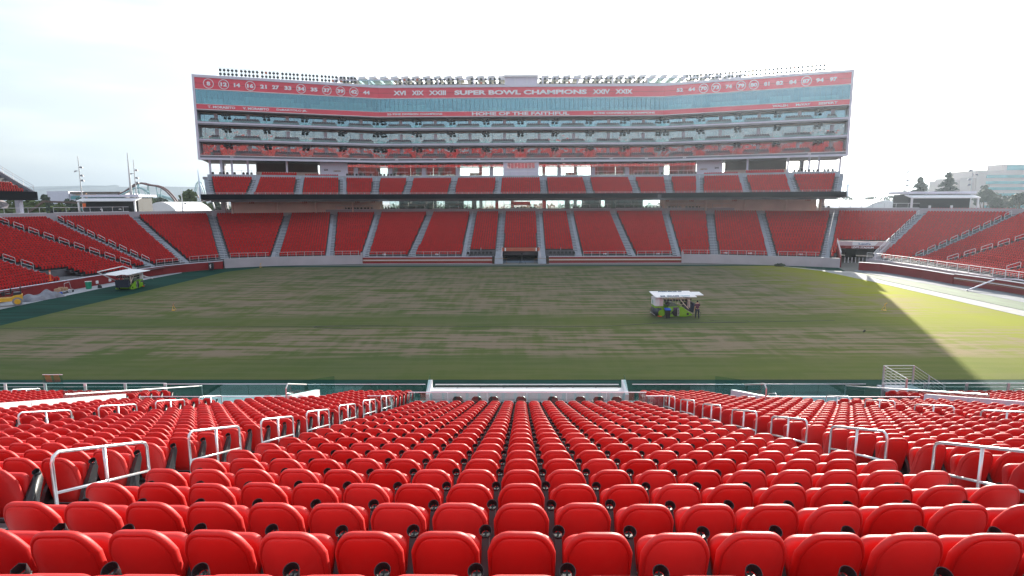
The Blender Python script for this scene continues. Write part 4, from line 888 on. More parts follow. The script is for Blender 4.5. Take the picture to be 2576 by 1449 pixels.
for s, px0, px1, num in ((-1, 805, 873, '234'), (1, 1754, 1817, '244')):
    p, t_ = onT(px0, 18, CP); q, _ = onT(px1, 18, CP); fw = Vector((t_.y, -t_.x))*2.2; b = MB(); b.hexa([(*(p+fw), 16.9), (*(q+fw), 16.9), (*q, 16.9), (*p, 16.9), (*(p+fw), 20.4), (*(q+fw), 20.4), (*q, 20.4), (*p, 20.4)]); b.build('white_panel', M['lilac'], tower)
    CPf = [tuple(v) for v in offp(TP, -2.3)]; x = 820 if s < 0 else 1803
    ttext(num, x-5, x+5, 18.7, .38, path=CPf, off=.06, nm='section_number', m=M['dletter'])
    x = 848 if s < 0 else 1770; ttext('CRISTON', x-9, x+9, 18.45, .3, path=CPf, off=.06, nm='panel_lettering', m=M['gold'])
    # brown interior beyond the panel
    a0, a1 = (548, 803) if s < 0 else (1820, 2075); w = [tuple(onT(a0, 18, CP)[0]), tuple(onT(a1, 18, CP)[0])]
    w1 = [tuple(Vector(w[0]).lerp(Vector(w[1]), .36 if s < 0 else 0)), tuple(Vector(w[0]).lerp(Vector(w[1]), 1 if s < 0 else .64))]
    b = MB(); sweep(b, w1, -4.5, -4.8, 16.9, 20.4); b.build('interior_wall', M['brown'], tower); b = MB(); sweep(b, w1, -2.2, -2.6, 16.9, 18.3); b.build('bar_wall', M['beige'], tower)
for j, px in enumerate((529, 557, 584, 624, 722, 1880, 1982, 2035, 2060, 2113)):
    p, t_ = onT(px, 18.5, [tuple(v) for v in offp(TP, -1.6)]); b = MB(); b.box((*p, 18.7), (.42, .42, 3.5), math.atan2(t_.y, t_.x)); b.build('column', M['lilac'], tower)
# lower concourse behind the bowl: beige walls, columns and see-through club
LP = [tuple(v) for v in offp([(-62, 124.6), (-31.5, 137.6), (31.5, 137.6), (62, 124.6)], -2.5)]
conc = thing('lower_concourse', 'beige concourse wall with columns behind the top row of the lower stand', 'building', (0, 140, 9))
g2 = [(-30.5, 141.0), (30.8, 141.0)]
b = MB(); sweep(b, g2, 0, -.05, 9.25, 11.9); b.build('club_glass', M['glassC'], conc)
b = MB()
for x in np.arange(-30.5, 31, 1.4): b.box((x, 140.95, 10.6), (.06, .1, 2.7))
b.build('club_mullions', M['blk'], conc)
b = MB()
for x in (-21, -10.9, -5.6, 5.6, 10.9, 21.0, 27, -27): b.box((x, 142.2, 10.6), (1.1 if abs(x) > 6 else .7, .6, 2.7))
b.build('club_piers', M['brown'], conc)
b = MB()
for x in (-27, -22.5, -16, 17, 22.5, 27): b.box((x, 146, 10.4), (4.6, .4, 2.6))
b.box((0, 147, 10.9), (4.6, 1, .9)); 
for k in range(7): b.box((0, 146-k*.3, 9.4+k*.22), (4.6, .3, .06))
b.build('club_interior', mat('club_interior_wall', (.05, .06, .06), .6), conc)
for s in (-1, 1):
    w = [LP[0], LP[1]] if s < 0 else [LP[2], LP[3]]; w = [tuple(Vector(w[0]).lerp(Vector(w[1]), .06 if s < 0 else 0)), tuple(Vector(w[0]).lerp(Vector(w[1]), 1 if s < 0 else .96))]
    b = MB(); sweep(b, w, 0, -.3, 9.2, 12.0); b.build('beige_wall', M['beige'], conc)
    for f, num in (((.12, '132'), (.46, '133'), (.82, '133'), (.93, '134')) if s < 0 else ((.05, '142'), (.22, '142'), (.5, '143'), (.95, '144'))):
        p = Vector(w[0]).lerp(Vector(w[1]), f); t_ = (Vector(w[1])-Vector(w[0])).normalized(); n_ = Vector((t_.y, -t_.x)); text(num, (*(p+n_*.05), 11.4), .34, (*t_, 0), conc, 'section_number', M['rletter'], width=.95)
    for f in (.02, .3, .55, .8, 1.0): p = Vector(w[0]).lerp(Vector(w[1]), f)+Vector((0, -1.6)); b = MB(); b.cyl((*p, 10.6), .24, 2.9, 12); b.build('column', M['beige'], conc)
sw('back_columns', 'grey', (-15.5, -16, 9, 9.5))
b = MB()
for s in np.arange(3, TL, 8.05): p, t_ = along(TP, s); b.box((*(p+Vector((-t_.y, t_.x))*15), 15), (.8, .8, 12))
b.build('rear_columns', M['grey'], tower)
for s, x in ((-1, -61.3), (1, 61.8)):
    x = s*64.0; y = 129.8; t = thing('support_column', f'tall pale column at the {"left" if s<0 else "right"} end of the middle deck', 'column', (x, y, 9)); b = MB(); b.box((x, y, 10.6), (.9, .7, 2.7)); b.box((x, y, 12), (1.5, .9, .5)); b.build('shaft', M['cwall'], t)
# black chairs along the rims
def rimchairs(path, z, s0, s1, nm, grp, step=.62, m_=.9, skip=.12):
    s = s0; j = 0
    while s < s1:
        if rnd.random() > skip:
            p, t_ = along(path, s); j += 1; a = math.atan2(t_.y, t_.x)+PI; chair(p.x, p.y, z, a, f'black chair {nm}, {ORD[j]} from the left' if j < 32 else f'black chair {nm}', grp)
        s += step+rnd.random()*.25
rp = [tuple(v) for v in offp(rim, -1.1)]
cum = [0]
for i in range(len(rp)-1): cum.append(cum[-1]+(Vector(rp[i+1])-Vector(rp[i])).length)
for k, nm in ((4, 'on the rim in front of the left kiosk'), (6, 'at the first beige bay of the concourse'), (8, 'on the concourse below number 134'), (9, 'in the first glazed concourse bay'), (10, 'in the second glazed concourse bay'), (12, 'in the centre glazed bay over the tunnel'), (14, 'in the glazed bay right of centre'), (15, 'in the last glazed concourse bay'), (16, 'on the concourse below number 142'), (18, 'at the last beige bay of the concourse')):
    rimchairs(rp, 9.27, cum[k]+1.0, min(cum[k+1]-.8, cum[k]+17), nm, 'black chairs along the concourse rim')
rp2 = [tuple(v) for v in offp(back2, -.9)]; c2 = [0]
for i in range(len(rp2)-1): c2.append(c2[-1]+(Vector(rp2[i+1])-Vector(rp2[i])).length)
for k, nm in ((0, 'at the left end of the middle deck'), (3, 'above the fourth deck block'), (4, 'above the fifth deck block'), (10, 'above the eleventh deck block'), (11, 'above the twelfth deck block'), (14, 'at the right end of the middle deck')):
    rimchairs(rp2, 16.9, c2[k]+1, c2[k+1]-.8, nm, 'black chairs along the middle deck rim')
def rimrail(path, z, lab):
    t = thing('rim_railing', lab, 'railing', (*path[0], z), 0, 'railings along the rims'); b = MB(); b.tube([(*p, z+.95) for p in path], .035, 5); b.tube([(*p, z+.05) for p in path], .05, 5); s = 0
    b.build('rail_bars', M['white'], t); b = MB()
    while s < plen(path): p, _ = along(path, s); b.box((*p, z+.5), (.06, .06, .95)); s += 2.0
    b.build('posts', M['galv'], t)
for k, nm in ((3, 'second left end block'), (4, 'left corner block'), (6, 'first block under the tower'), (8, 'block under number 134'), (9, 'first glazed bay'), (10, 'second glazed bay'), (12, 'tunnel block'), (14, 'glazed bay right of centre'), (15, 'last glazed bay'), (16, 'block under number 142'), (17, 'block under number 143'), (18, 'last block under the tower'), (19, 'corner tunnel block')):
    q = offp(rim, -.12); rimrail([tuple(q[k].lerp(q[k+1], .05)), tuple(q[k].lerp(q[k+1], .95))], 9.75, f'white rim railing above the {nm}')
for k in range(len(back2)-1):
    if k in (1, 2, 12, 13): continue
    q = offp(back2, -.1); rimrail([tuple(q[k].lerp(q[k+1], .06)), tuple(q[k].lerp(q[k+1], .94))], 17.2, f'white railing behind the middle deck, {ORD[k+1]} block from the left')
# ------------------------------------------------------------------ roof lights and solar canopy
lampm = MB(); lampm.cyl((0, -.05, 0), .29, .06, 14, axis=(0, 1, -.25)); lampm.cyl((0, .10, -.03), .17, .26, 10, axis=(0, 1, -.25), r2=.10); lampm.box((0, .05, -.32), (.05, .05, .25))
lme = lampm.mesh('floodlight', M['blk'])
lme2 = lme.copy(); lme2.materials.clear(); lme2.materials.append(mat('copper_lens', (.42, .13, .07), .4))
def rack(px0, px1, path, nmod, nl, lab, z0=37.6, zt=39.25, gap=1):
    a, t_ = onT(px0, 38, path); q, _ = onT(px1, 38, path); n_ = Vector((-t_.y, t_.x)); t = thing('light_rack', lab, 'light rack', (*a, 37.5), 0, 'floodlight racks on the tower roof'); A = math.atan2(t_.y, t_.x)
    b = MB()
    for z in (z0+.05, (z0+zt)/2, zt): b.bar((*a, z), (*q, z), .06)
    for k in range(nmod+1): p = a.lerp(q, k/nmod); b.bar((*p, 37.4), (*p, zt), .09); b.bar((*(p+n_*.9), 37.4), (*p, zt), .06)
    b.build('rack_frame', M['galv'], t)
    for k in range(nmod):
        for j in range(nl):
            p = a.lerp(q, (k+(j+.65)/(nl+.3))/nmod)
            for z in (z0+.42, z0+1.22):
                o = bpy.data.objects.new('floodlight', lme2 if rnd.random() < .04 else lme); COL.objects.link(o); o.parent = t; o.location = (*(p-n_*.08-Vector(t.location[:2])), z-37.5); o.rotation_euler = (0, 0, A+rnd.gauss(0, .12))
    return t
RP_ = [tuple(v) for v in offp(TP, -.6)]
rack(548, 899, RP_, 7, 5, 'long rack of round black floodlights on the left wing of the roof')
rack(1000, 1158, RP_, 2, 7, 'rack of floodlights on the roof over the word SUPER'); rack(1180, 1264, RP_, 1, 7, 'short rack of floodlights just left of the white roof box')
rack(1351, 1440, RP_, 1, 7, 'short rack of floodlights just right of the white roof box'); rack(1462, 1625, RP_, 2, 7, 'rack of floodlights on the roof over the right roman numerals')
rack(1722, 2080, RP_, 7, 5, 'long rack of round black floodlights on the right wing of the roof')
t = thing('roof_box', 'white panelled box between the floodlight racks at the middle of the roof', 'roof box', (0, 141.6, 37.5)); b = MB(); b.box((.15, 142.2, 38.4), (7.3, 1.2, 1.9)); b.build('box_body', M['lilac'], t)
b = MB(); b.box((.15, 141.4, 39.5), (7.7, .5, .42)); [b.box((.15+x, 141.45, 38.4), (.12, .3, 1.9)) for x in (-3.65, -1.35, 1.35, 3.65)]; b.box((.15, 141.5, 37.6), (7.5, .2, .12)); b.build('box_frame', M['white'], t)
PVM = mat('panel_underside', (.62, .60, .52), .6); PVM.node_tree.nodes['Principled BSDF'].inputs['Transmission Weight'].default_value = 0
_n = PVM.node_tree; _t = _n.nodes.new('ShaderNodeBsdfTranslucent'); _t.inputs[0].default_value = (.55, .53, .45, 1); _m = _n.nodes.new('ShaderNodeMixShader'); _m.inputs[0].default_value = .45
_n.links.new(_n.nodes['Principled BSDF'].outputs[0], _m.inputs[1]); _n.links.new(_t.outputs[0], _m.inputs[2]); _n.links.new(_m.outputs[0], _n.nodes['Material Output'].inputs[0])
can = thing('solar_canopy', 'white steel canopy of slanted solar panels along the tower roof', 'canopy', (0, 148, 37.5)); SP_ = [(-64.0, 143.8), (64.0, 143.8)]
s0 = 0
pa, _ = onT(840, 40, SP_); pb, _ = onT(1865, 40, SP_)
b = MB(); c_ = MB(); w = MB(); n_p = 0
s = 0
while s < plen(SP_):
    p, t_ = along(SP_, s); n_ = Vector((-t_.y, t_.x))
    if pa.x < p.x < pb.x:
        rot = Matrix.Rotation(math.atan2(t_.y, t_.x), 3, 'Z')@Matrix.Rotation(R(-7), 3, 'Y')@Matrix.Rotation(R(-1.5), 3, 'X')
        b2 = MB(); b2.box((*(p+n_*3.4), 40.05-.3), (1.75, 6.6, .10), rot=rot, m=1); b2.box((*(p+n_*.05), 39.85), (1.75, .12, .50), rot=rot); b2.build('solar_panel', [M['white'], PVM], can); n_p += 1
    s += 2.49
q = [v for v in SP_ if pa.x < v[0] < pb.x]; beam = [tuple(pa)]+q+[tuple(pb)]
sweep(c_, beam, .2, 0, 39.15, 39.45); sweep(c_, beam, -6, -6.2, 38.3, 38.6)
for s in np.arange(0, plen(beam), 8.05): p, t_ = along(beam, s); n_ = Vector((-t_.y, t_.x)); c_.box((*p, 38.4), (.28, .28, 2.0)); c_.bar((*p, 39.3), (*(p+n_*6.2), 38.9), .16, .25); c_.box((*(p+n_*6.1), 37.8), (.28, .28, 1.6))
c_.build('frame', M['lilac'], can); sweep(w, beam, -5, -5.3, 37.5, 39.3); w.build('louvre_screen', mat('tan_louvre', (.45, .42, .34), .7), can)
for px0, px1, nm in ((902, 990, 'left'), (1630, 1712, 'right')):
    p, _ = onT(px0, 38, RP_); q, _ = onT(px1, 38, RP_); glassrun(tuple(p), tuple(q), 37.5, 38.7, f'teal glass screen on the roof beside the {nm} long light rack', 8, grp='roof glass screens')
# ------------------------------------------------------------------ turf stitching machines
def L3(*p): return p
def machine(loc, rz, lab, frame=False):
    t = thing('turf_machine', lab, 'turf machine', (0, 0, 0), 0, 'turf stitching machines')
    def bd(b, n, m, bev=0, sm=False): return b.build(n, m if not isinstance(m, str) else M[m], t, smooth=sm, world=False, bevel=bev)
    b = MB(); out = [(-.62, .04), (1.15, .0), (1.75, .12), (1.80, .22), (.75, .98), (.30, 1.02), (-.62, 1.02), (-.70, .85), (-.58, .6), (-.66, .35)]
    b.prism(out, -.98, -.90); b.prism(out, .90, .98); b.box((.3, 0, .35), (1.7, 1.8, .5)); b.box((-1.45, 0, .95), (.9, 1.3, .22)); b.box((-1.6, 0, .72), (.12, .9, .4)); b.box((-1.1, -.5, .75), (.12, .12, .5)); b.box((-1.1, .5, .75), (.12, .12, .5)); bd(b, 'body', 'lime', .015)
    b = MB(); b.prism([(-.55, 1.0), (.4, 1.0), (.1, 1.35), (-.35, 1.38)], -.7, .8); bd(b, 'engine_hood', mat('grey_green_hood', (.14, .18, .14), .5), .03)
    b = MB(); b.box((.12, -1.0, .80), (.55, .03, .32)); bd(b, 'purple_panel', 'purple')
    b = MB(); b.cyl((.12, -1.0, .42), .36, .04, 24, axis='Y'); b.cyl((1.32, -1.0, .28), .12, .04, 16, axis='Y'); bd(b, 'side_grille', 'blk')
    b = MB(); [b.box((x, -1.02, .45), (.035, .04, .75)) for x in (.28, .42)]; [b.box((.35, -1.02, .12+.15*k), (.16, .03, .03)) for k in range(6)]; bd(b, 'ladder', 'galv')
    b = MB(); [b.box((-.42, -.995, .92-.07*k), (.30, .02, .025)) for k in range(4)]; bd(b, 'vent_lines', mat('pale_lime', (.45, .65, .15), .5))
    text('LF.', (-.3, -1.0, .42), .28, (1, 0, 0), t, 'side_mark', M['blk'])
    b = MB(); b.cyl((-1.55, 0, .45), .42, 1.5, 28, axis='Y'); bd(b, 'front_roller', mat('blue_black_drum', (.03, .04, .06), .35), 0, True)
    b = MB(); b.cyl((-1.25, -.78, .36), .33, .06, 24, axis='Y'); b.cyl((-1.25, .78, .36), .33, .06, 24, axis='Y'); bd(b, 'roller_guard', 'lime')
    b = MB(); b.box((-1.95, 0, .18), (.05, 1.7, .06)); bd(b, 'scraper_bar', 'galv'); b = MB(); b.box((-1.45, -.85, .06), (.35, .2, .06)); bd(b, 'orange_shoe', 'orange')
    for s in (-.85, .85): b = MB(); b.cyl((1.0, s, .22), .22, .18, 20, axis='Y'); bd(b, 'rear_wheel', 'blk')
    b = MB(); b.prism([(-1.9, 1.05), (-1.1, 1.05), (-1.1, 1.85), (-1.9, 1.85)], -.75, .75); bd(b, 'white_cabinet', 'white', .02)
    b = MB(); b.box((-1.30, -.76, 1.45), (.36, .02, .74)); bd(b, 'cabinet_door', mat('pink_grey_door', (.62, .52, .52), .5))
    b = MB(); b.prism([(-.05, 1.25), (.22, 1.25), (.08, 1.65)], -.012, .012, fn=lambda x, y, z: (-1.91+y, x+.1, z)); bd(b, 'cabinet_logo', 'green'); b = MB(); [b.box((-1.915, .12-.08*k, 1.16-.1*k), (.012, .2, .04)) for k in range(2)]; bd(b, 'cabinet_mark', 'blk')
    b = MB()
    for x in (1.35, 1.5): b.bar((x, -.9, .9), (x, -.9, 1.86), .06)
    for x in (-.9, 0, .9): b.bar((x, .9, 1.0), (x, .9, 2.0), .05); b.bar((x, -.7, 1.80), (x, .9, 2.0), .05)
    b.bar((.55, -.8, 1.75), (1.45, -.8, .75), .06); b.bar((-1.0, -.7, 1.77), (1.45, -.7, 1.77), .06); b.build('frame', M['beige'], t, world=False)
    for x in np.arange(-.9, 1.5, .3):
        b = MB(); b.cyl((x, -.62, 1.62), .12, .13, 12, axis='Y'); bd(b, 'fibre_spool', 'blk')
    for x, z in ((.75, 1.33), (1.08, 1.33), (.92, 1.06), (1.2, 1.06), (-.8, 1.33), (-.6, 1.33)): b = MB(); b.cyl((x, -.70, z), .12, .13, 12, axis='Y'); b.cyl((x, -.78, z), .03, .05, 8, axis='Y'); bd(b, 'fibre_spool', 'blk')
    for x in np.arange(1.62, 1.9, .13):
        for y in np.arange(-.75, .8, .3):
            z = 1.72-(x-1.62)*3.2; b = MB(); b.cyl((x, y, z), .11, .12, 10, axis='X'); bd(b, 'fibre_spool', 'blk')
    b = MB(); b.prism([(1.5, .55), (1.95, .35), (2.05, 1.35), (1.75, 1.3)], -.85, .85); bd(b, 'rear_rack', mat('dark_blue_rack', (.025, .035, .06), .6), .02)
    for k, (y0, y1) in enumerate(((-1.25, -.72), (-.70, .55), (.57, 1.15))):
        z = lambda y: 2.12+.10*y; b = MB(); sk = lambda y: 0; b.hexa([(-2.05, y0, z(y0)), (2.1, y0, z(y0)), (2.1, y1, z(y1)), (-2.05, y1, z(y1)), (-2.05, y0, z(y0)+.05), (2.1, y0, z(y0)+.05), (2.1, y1, z(y1)+.05), (-2.05, y1, z(y1)+.05)]); bd(b, 'canopy_panel', 'white')
    b = MB(); b.hexa([(2.13, -.55, 2.06), (3.0, -.55, 2.06), (3.0, .75, 2.19), (2.13, .75, 2.19), (2.13, -.55, 2.11), (3.0, -.55, 2.11), (3.0, .75, 2.24), (2.13, .75, 2.24)]); bd(b, 'side_flap', 'white')
    c = mat('grey_blue_lettering', (.12, .18, .26), .6)
    text('SIS GRASS', (-.55, -1.0, 2.085), .28, (1, 0, 0), t, 'canopy_lettering', c, up=(0, 1, .1), width=1.9); text('Hybrid', (1.0, -1.0, 2.085), .24, (1, 0, 0), t, 'canopy_lettering', mat('light_blue_lettering', (.35, .5, .6), .6), up=(0, 1, .1), width=.9)
    text('SIS GRASS Hybrid', (0, .86, 2.265), .24, (-1, 0, 0), t, 'canopy_lettering', c, up=(0, -1, -.1), width=2.4)
    for o in t.children:
        if o.name.startswith('canopy_lettering'): o.location.z += .025
    if frame:
        b = MB(); b.tube([(1.5, .6, 1.0), (3.2, 2.2, 2.6), (-2.4, 2.2, 2.75), (-2.3, 1.1, 2.4)], .08, 8); b.tube([(-1.9, -.6, 1.5), (-3.0, -1.4, .9)], .07, 8); bd(b, 'white_tube_frame', 'white', 0, True)
    t.location = loc; t.rotation_euler = (0, 0, rz); return t
machine((15.25, 60.0, 0), R(3), 'lime green turf stitching machine with white roof panels in mid pitch')
mt = machine((-53.0, 80.0, 0), R(-86), 'lime green turf stitching machine parked by the left touchline', True)
for o in list(mt.children):
    if 'lettering' in o.name or 'mark' in o.name: bpy.data.objects.remove(o); continue
    for v in o.data.vertices: v.co.y *= -1
    o.data.flip_normals()
    if o.name.startswith(('canopy_panel', 'side_flap')): o.scale = (1.3, 1.15, 1); o.location = (.2, 0, .12)

def wheelie(loc, lab, body, lid):
    t = thing('wheelie_bin', lab, 'bin', loc); x, y, z = loc
    b = MB(); b.hexa([(x-.2, y-.2, .06), (x+.2, y-.2, .06), (x+.2, y+.2, .06), (x-.2, y+.2, .06), (x-.25, y-.27, .88), (x+.25, y-.27, .88), (x+.25, y+.27, .88), (x-.25, y+.27, .88)]); b.build('bin_body', body, t)
    b = MB(); b.box((x, y, .92), (.56, .6, .08), rot=Matrix.Rotation(R(8), 3, 'X')); b.build('lid', lid, t, bevel=.02)
    for s in (-.2, .2): b = MB(); b.cyl((x+s, y+.22, .1), .1, .05, 12, axis='X'); b.build('wheel', M['blk'], t)
wheelie((14.4, 58.2, 0), 'dark wheelie bin with a blue lid beside the mid-pitch machine', M['blk'], M['blue'])
wheelie((-54.4, 80.2, 0), 'dark wheelie bin with a blue lid behind the parked machine at left', M['blk'], M['blue'])
# person at the machine, seen from behind
def skinned(pts, edges, rad, name, m, parent, off):
    me = bpy.data.meshes.new(name); me.from_pydata([tuple(Vector(p)-Vector(off)) for p in pts], edges, []); me.materials.append(m)
    o = bpy.data.objects.new(name, me); COL.objects.link(o); o.parent = parent
    sk = o.modifiers.new('skin', 'SKIN'); 
    for i, r in enumerate(rad): me.skin_vertices[0].data[i].radius = r if isinstance(r, tuple) else (r, r)
    me.skin_vertices[0].data[0].use_root = True; sk.use_smooth_shade = True
    s = o.modifiers.new('sub', 'SUBSURF'); s.levels = 1; s.render_levels = 2
    return o
px_, py_ = 17.3, 58.2
per = thing('person', 'person in a maroon shirt and dark trousers standing at the machine, seen from behind', 'person', (px_, py_, 0))
def PT(x, y, z): return (px_+x, py_+y, z)

def mkskin(*a):
    pts, edges, rad, name, m = a
    me = bpy.data.meshes.new(name); me.from_pydata([tuple(Vector(p)-Vector(per.location)) for p in pts], edges, [])
    o = bpy.data.objects.new(name, me); COL.objects.link(o); o.parent = per; me.materials.append(m)
    o.modifiers.new('skin', 'SKIN'); 
    if not me.skin_vertices: me.attributes.new('skin', 'FLOAT', 'POINT')
    for i, r in enumerate(rad): me.skin_vertices[0].data[i].radius = r if isinstance(r, tuple) else (r, r)
    me.skin_vertices[0].data[0].use_root = True; o.modifiers['skin'].use_smooth_shade = True
    s = o.modifiers.new('sub', 'SUBSURF'); s.levels = 1; s.render_levels = 2; return o
pts = [PT(0,0,.94), PT(0,.0,1.15), PT(0,.01,1.38), PT(0,.03,1.50), PT(0,.05,1.58), PT(0,.06,1.69), PT(-.18,.01,1.41), PT(-.25,.0,1.13), PT(-.24,.14,.90), PT(.18,.01,1.41), PT(.22,.10,1.16), PT(.10,.30,1.12),
 PT(-.10,0,.90), PT(-.13,.02,.50), PT(-.16,-.02,.09), PT(.10,0,.90), PT(.13,-.03,.50), PT(.14,-.10,.09)]
ed = [(0,1),(1,2),(2,3),(3,4),(4,5),(2,6),(6,7),(7,8),(2,9),(9,10),(10,11),(0,12),(12,13),(13,14),(0,15),(15,16),(16,17)]
mkskin(pts, ed, [(.16,.11),(.14,.10),(.17,.10),.055,.075,.095,.065,.045,.034,.065,.045,.034,.09,.06,.045,.09,.06,.045], 'body', M['skin'])
mkskin([PT(0,0,.90), PT(0,0,1.15), PT(0,.01,1.40), PT(-.19,.01,1.42), PT(-.25,.0,1.2), PT(.19,.01,1.42), PT(.23,.07,1.22)], [(0,1),(1,2),(2,3),(3,4),(2,5),(5,6)], [(.185,.13),(.17,.125),(.19,.12),.085,.07,.085,.07], 'shirt', M['shirt'])
mkskin([PT(0,0,.95), PT(-.10,0,.88), PT(-.13,.02,.50), PT(-.16,-.02,.08), PT(.10,0,.88), PT(.13,-.03,.50), PT(.14,-.10,.08)], [(0,1),(1,2),(2,3),(0,4),(4,5),(5,6)], [(.17,.12),.11,.078,.065,.11,.078,.065], 'trousers', M['trousers'])
b = MB(); b.sphere(PT(0,.045,1.685), (.092, .105, .10), 14, 10); b.build('hair', M['hair'], per, smooth=True)
for s, y in ((-.16, .05), (.14, -.03)): b = MB(); b.sphere(PT(s, y, .05), (.055, .14, .055), 10, 8); b.build('shoe', M['blk'], per, smooth=True)
for sx, sy, sz, nm in ((-.24, .16, .86, 0), (.06, .36, 1.12, 1)):
    b = MB(); b.box(PT(sx, sy, sz), (.075, .035, .09)); 
    for k in range(4): b.tube([PT(sx-.03+.02*k, sy, sz-.04), PT(sx-.03+.02*k, sy+.015, sz-.085), PT(sx-.03+.02*k, sy+.03, sz-.115+abs(k-1.5)*.008)], .0085, 6)
    b.tube([PT(sx+.035, sy, sz), PT(sx+.055, sy+.02, sz-.045)], .010, 6); b.build('hand', M['skin'], per)
# other things by the pitch
t = thing('road_roller', 'yellow and black tandem road roller parked at the far left', 'road roller', (-58.3, 66.2, 0), R(0)); o = t
def rr(b, n, m, **k): return b.build(n, M[m], t, world=False, **k)
b = MB(); b.prism([(-1.6, .55), (1.55, .55), (1.6, 1.25), (.9, 1.2), (.6, .95), (-.5, .95), (-.7, 1.15), (-1.6, 1.1)], -.62, .62); rr(b, 'chassis', 'yellow', bevel=.03)
b = MB(); b.prism([(-1.7, 1.12), (-.5, 1.12), (-.55, 1.55), (-1.4, 1.6)], -.55, .55); b.box((1.15, 0, 1.35), (.7, 1.0, .35)); b.build('hood', mat('dark_hood', (.03, .035, .045), .35), t, world=False, bevel=.04)
b = MB(); b.box((.35, 0, 1.35), (.5, .55, .12)); b.box((.6, 0, 1.7), (.12, .55, .55)); rr(b, 'seat', 'blk', bevel=.03)
b = MB(); b.box((-.1, 0, 1.4), (.3, .5, .45)); b.tube([(-.1, 0, 1.6), (.05, 0, 1.85)], .03); b.tube([(1.45, -.45, 1.2), (1.45, -.45, 2.1), (1.45, .45, 2.1), (1.45, .45, 1.2)], .04, 8); rr(b, 'controls', 'blk')
for x in (-1.15, 1.1): b = MB(); b.cyl((x, 0, .48), .48, 1.25, 28, axis='Y'); rr(b, 'steel_drum', 'grey', smooth=False); b = MB(); b.cyl((x, -.66, .48), .30, .08, 20, axis='Y'); rr(b, 'drum_hub', 'yellow')
text('CAT', (-.9, -.64, .8), .18, (1, 0, 0), t, 'side_mark', M['blk'], width=.45)
t.location = (-58.2, 66.0, 0); t.rotation_euler = (0, 0, R(38))
b = MB(); nx, ny = 26, 14; a0, a1 = Vector((-58.6, 68.6, 0)), Vector((-57.6, 73.2, 0))
for i in range(nx):
    for j in range(ny):
        u, v = i/(nx-1), j/(ny-1); h = (math.sin(PI*min(1, u*1.02))**.55)*(math.sin(PI*v)**.6)*(1.0+.35*math.sin(u*9+1)+.18*math.sin(v*11+u*14)); p = a0.lerp(a1, u); w = 1.25-.4*abs(u-.45)
        b.v.append((p.x+(v-.5)*2*w+.08*math.sin(u*23), p.y+.1*math.sin(v*17), max(.01, h*.85)))
for i in range(nx-1):
    for j in range(ny-1): b.f.append((i*ny+j, (i+1)*ny+j, (i+1)*ny+j+1, i*ny+j+1)); b.m.append(0)
o = b.build('tarpaulin', M['tarp'], smooth=True); tag(o, 'grey tarpaulin thrown over a heap beside the road roller', 'tarpaulin')
t = thing('flatbed_cart', 'low flatbed cart with a bent handle along the left red wall', 'cart', (-58.8, 75.2, 0)); b = MB(); b.box((-58.8, 75.3, .32), (.9, 3.2, .08), R(8)); b.build('deck', M['galv'], t)
b = MB(); b.tube([(-59, 76.0, .35), (-59, 76.0, 1.2), (-59, 76.9, 1.3), (-59, 77.1, .4)], .03, 6); b.build('handle', M['galv'], t)
for y in (74.1, 76.6):
    for x in (-58.4, -59.2): b = MB(); b.cyl((x, y, .15), .15, .06, 12, axis='X'); b.build('wheel', M['blk'], t)
for j, (x, y, z, s) in enumerate(((-58.7, 74.4, .56, (.5, .6, .4)), (-58.8, 75.1, .60, (.5, .5, .48)), (-58.8, 75.8, .54, (.5, .6, .36)))):
    b = MB(); b.box((x, y, z), s, R(10+20*j)); b.box((x, y, z+s[2]/2+.01), (s[0]*.9, .06, .012), R(10+20*j)); o = b.build('cardboard_box', M['card']); tag(o, f'brown cardboard box on the flatbed cart, {("nearest the tarpaulin", "tallest in the middle", "nearest the green bin")[j]}', 'box', 'boxes on the cart')
b = MB(); b.cyl((-58.0, 74.0, .19), .15, .38, 14, r2=.17); b.tube([(-58.15, 74, .38), (-58, 74, .5), (-57.85, 74, .38)], .01, 5); o = b.build('bucket', M['blue']); tag(o, 'dark blue bucket standing in front of the flatbed cart', 'bucket')
t = thing('refuse_barrel', 'green round bin with a pale rim by the left red wall', 'bin', (-58.4, 79.5, 0)); b = MB(); b.cyl((-58.4, 79.5, .5), .33, 1.0, 20, r2=.38); b.build('barrel', M['green'], t, smooth=False); b = MB(); b.tube([(-58.4+.38*math.cos(a), 79.5+.38*math.sin(a), 1.0) for a in np.linspace(0, 2*PI, 21)[:-1]], .03, 6, close=True); b.build('rim', M['white'], t)
b = MB(); b.prism([(-.22, 0), (.24, 0), (.2, .25), (.05, .5), (-.12, .48), (-.2, .25)], -.15, .15, fn=lambda x, y, z: (-57.4+x, 80.2+y, z)); o = b.build('backpack', M['blk'], bevel=.03); tag(o, 'small black bag on the concrete strip beside the green bin', 'bag')
for j, (x, y) in enumerate(((-58.7, 81.6), (-58.55, 84.0))): b = MB(); b.box((x, y, .62), (.15, .35, .4)); b.box((x+.08, y, .62), (.03, .28, .3)); o = b.build('wall_box', M['white']); tag(o, f'small white electrical box on the left red wall, {("nearer", "farther")[j]} one', 'electrical box', 'boxes on the left wall')
t = thing('black_case', 'upright black case with white marks by the left end of the red wall', 'case', (-52.9, 101.3, 0)); b = MB(); b.box((-52.9, 101.3, .65), (.7, .5, 1.3)); b.build('case_body', M['blk'], t, bevel=.02); text('NFL', (-52.9, 101.03, .75), .22, (0, 0, 1), t, 'case_mark', M['letter'], width=.7, up=(-1, 0, 0))
t = thing('marker_post', 'orange delineator post with white bands among the left end seats', 'marker post', (-66, 72.5, 2.2))
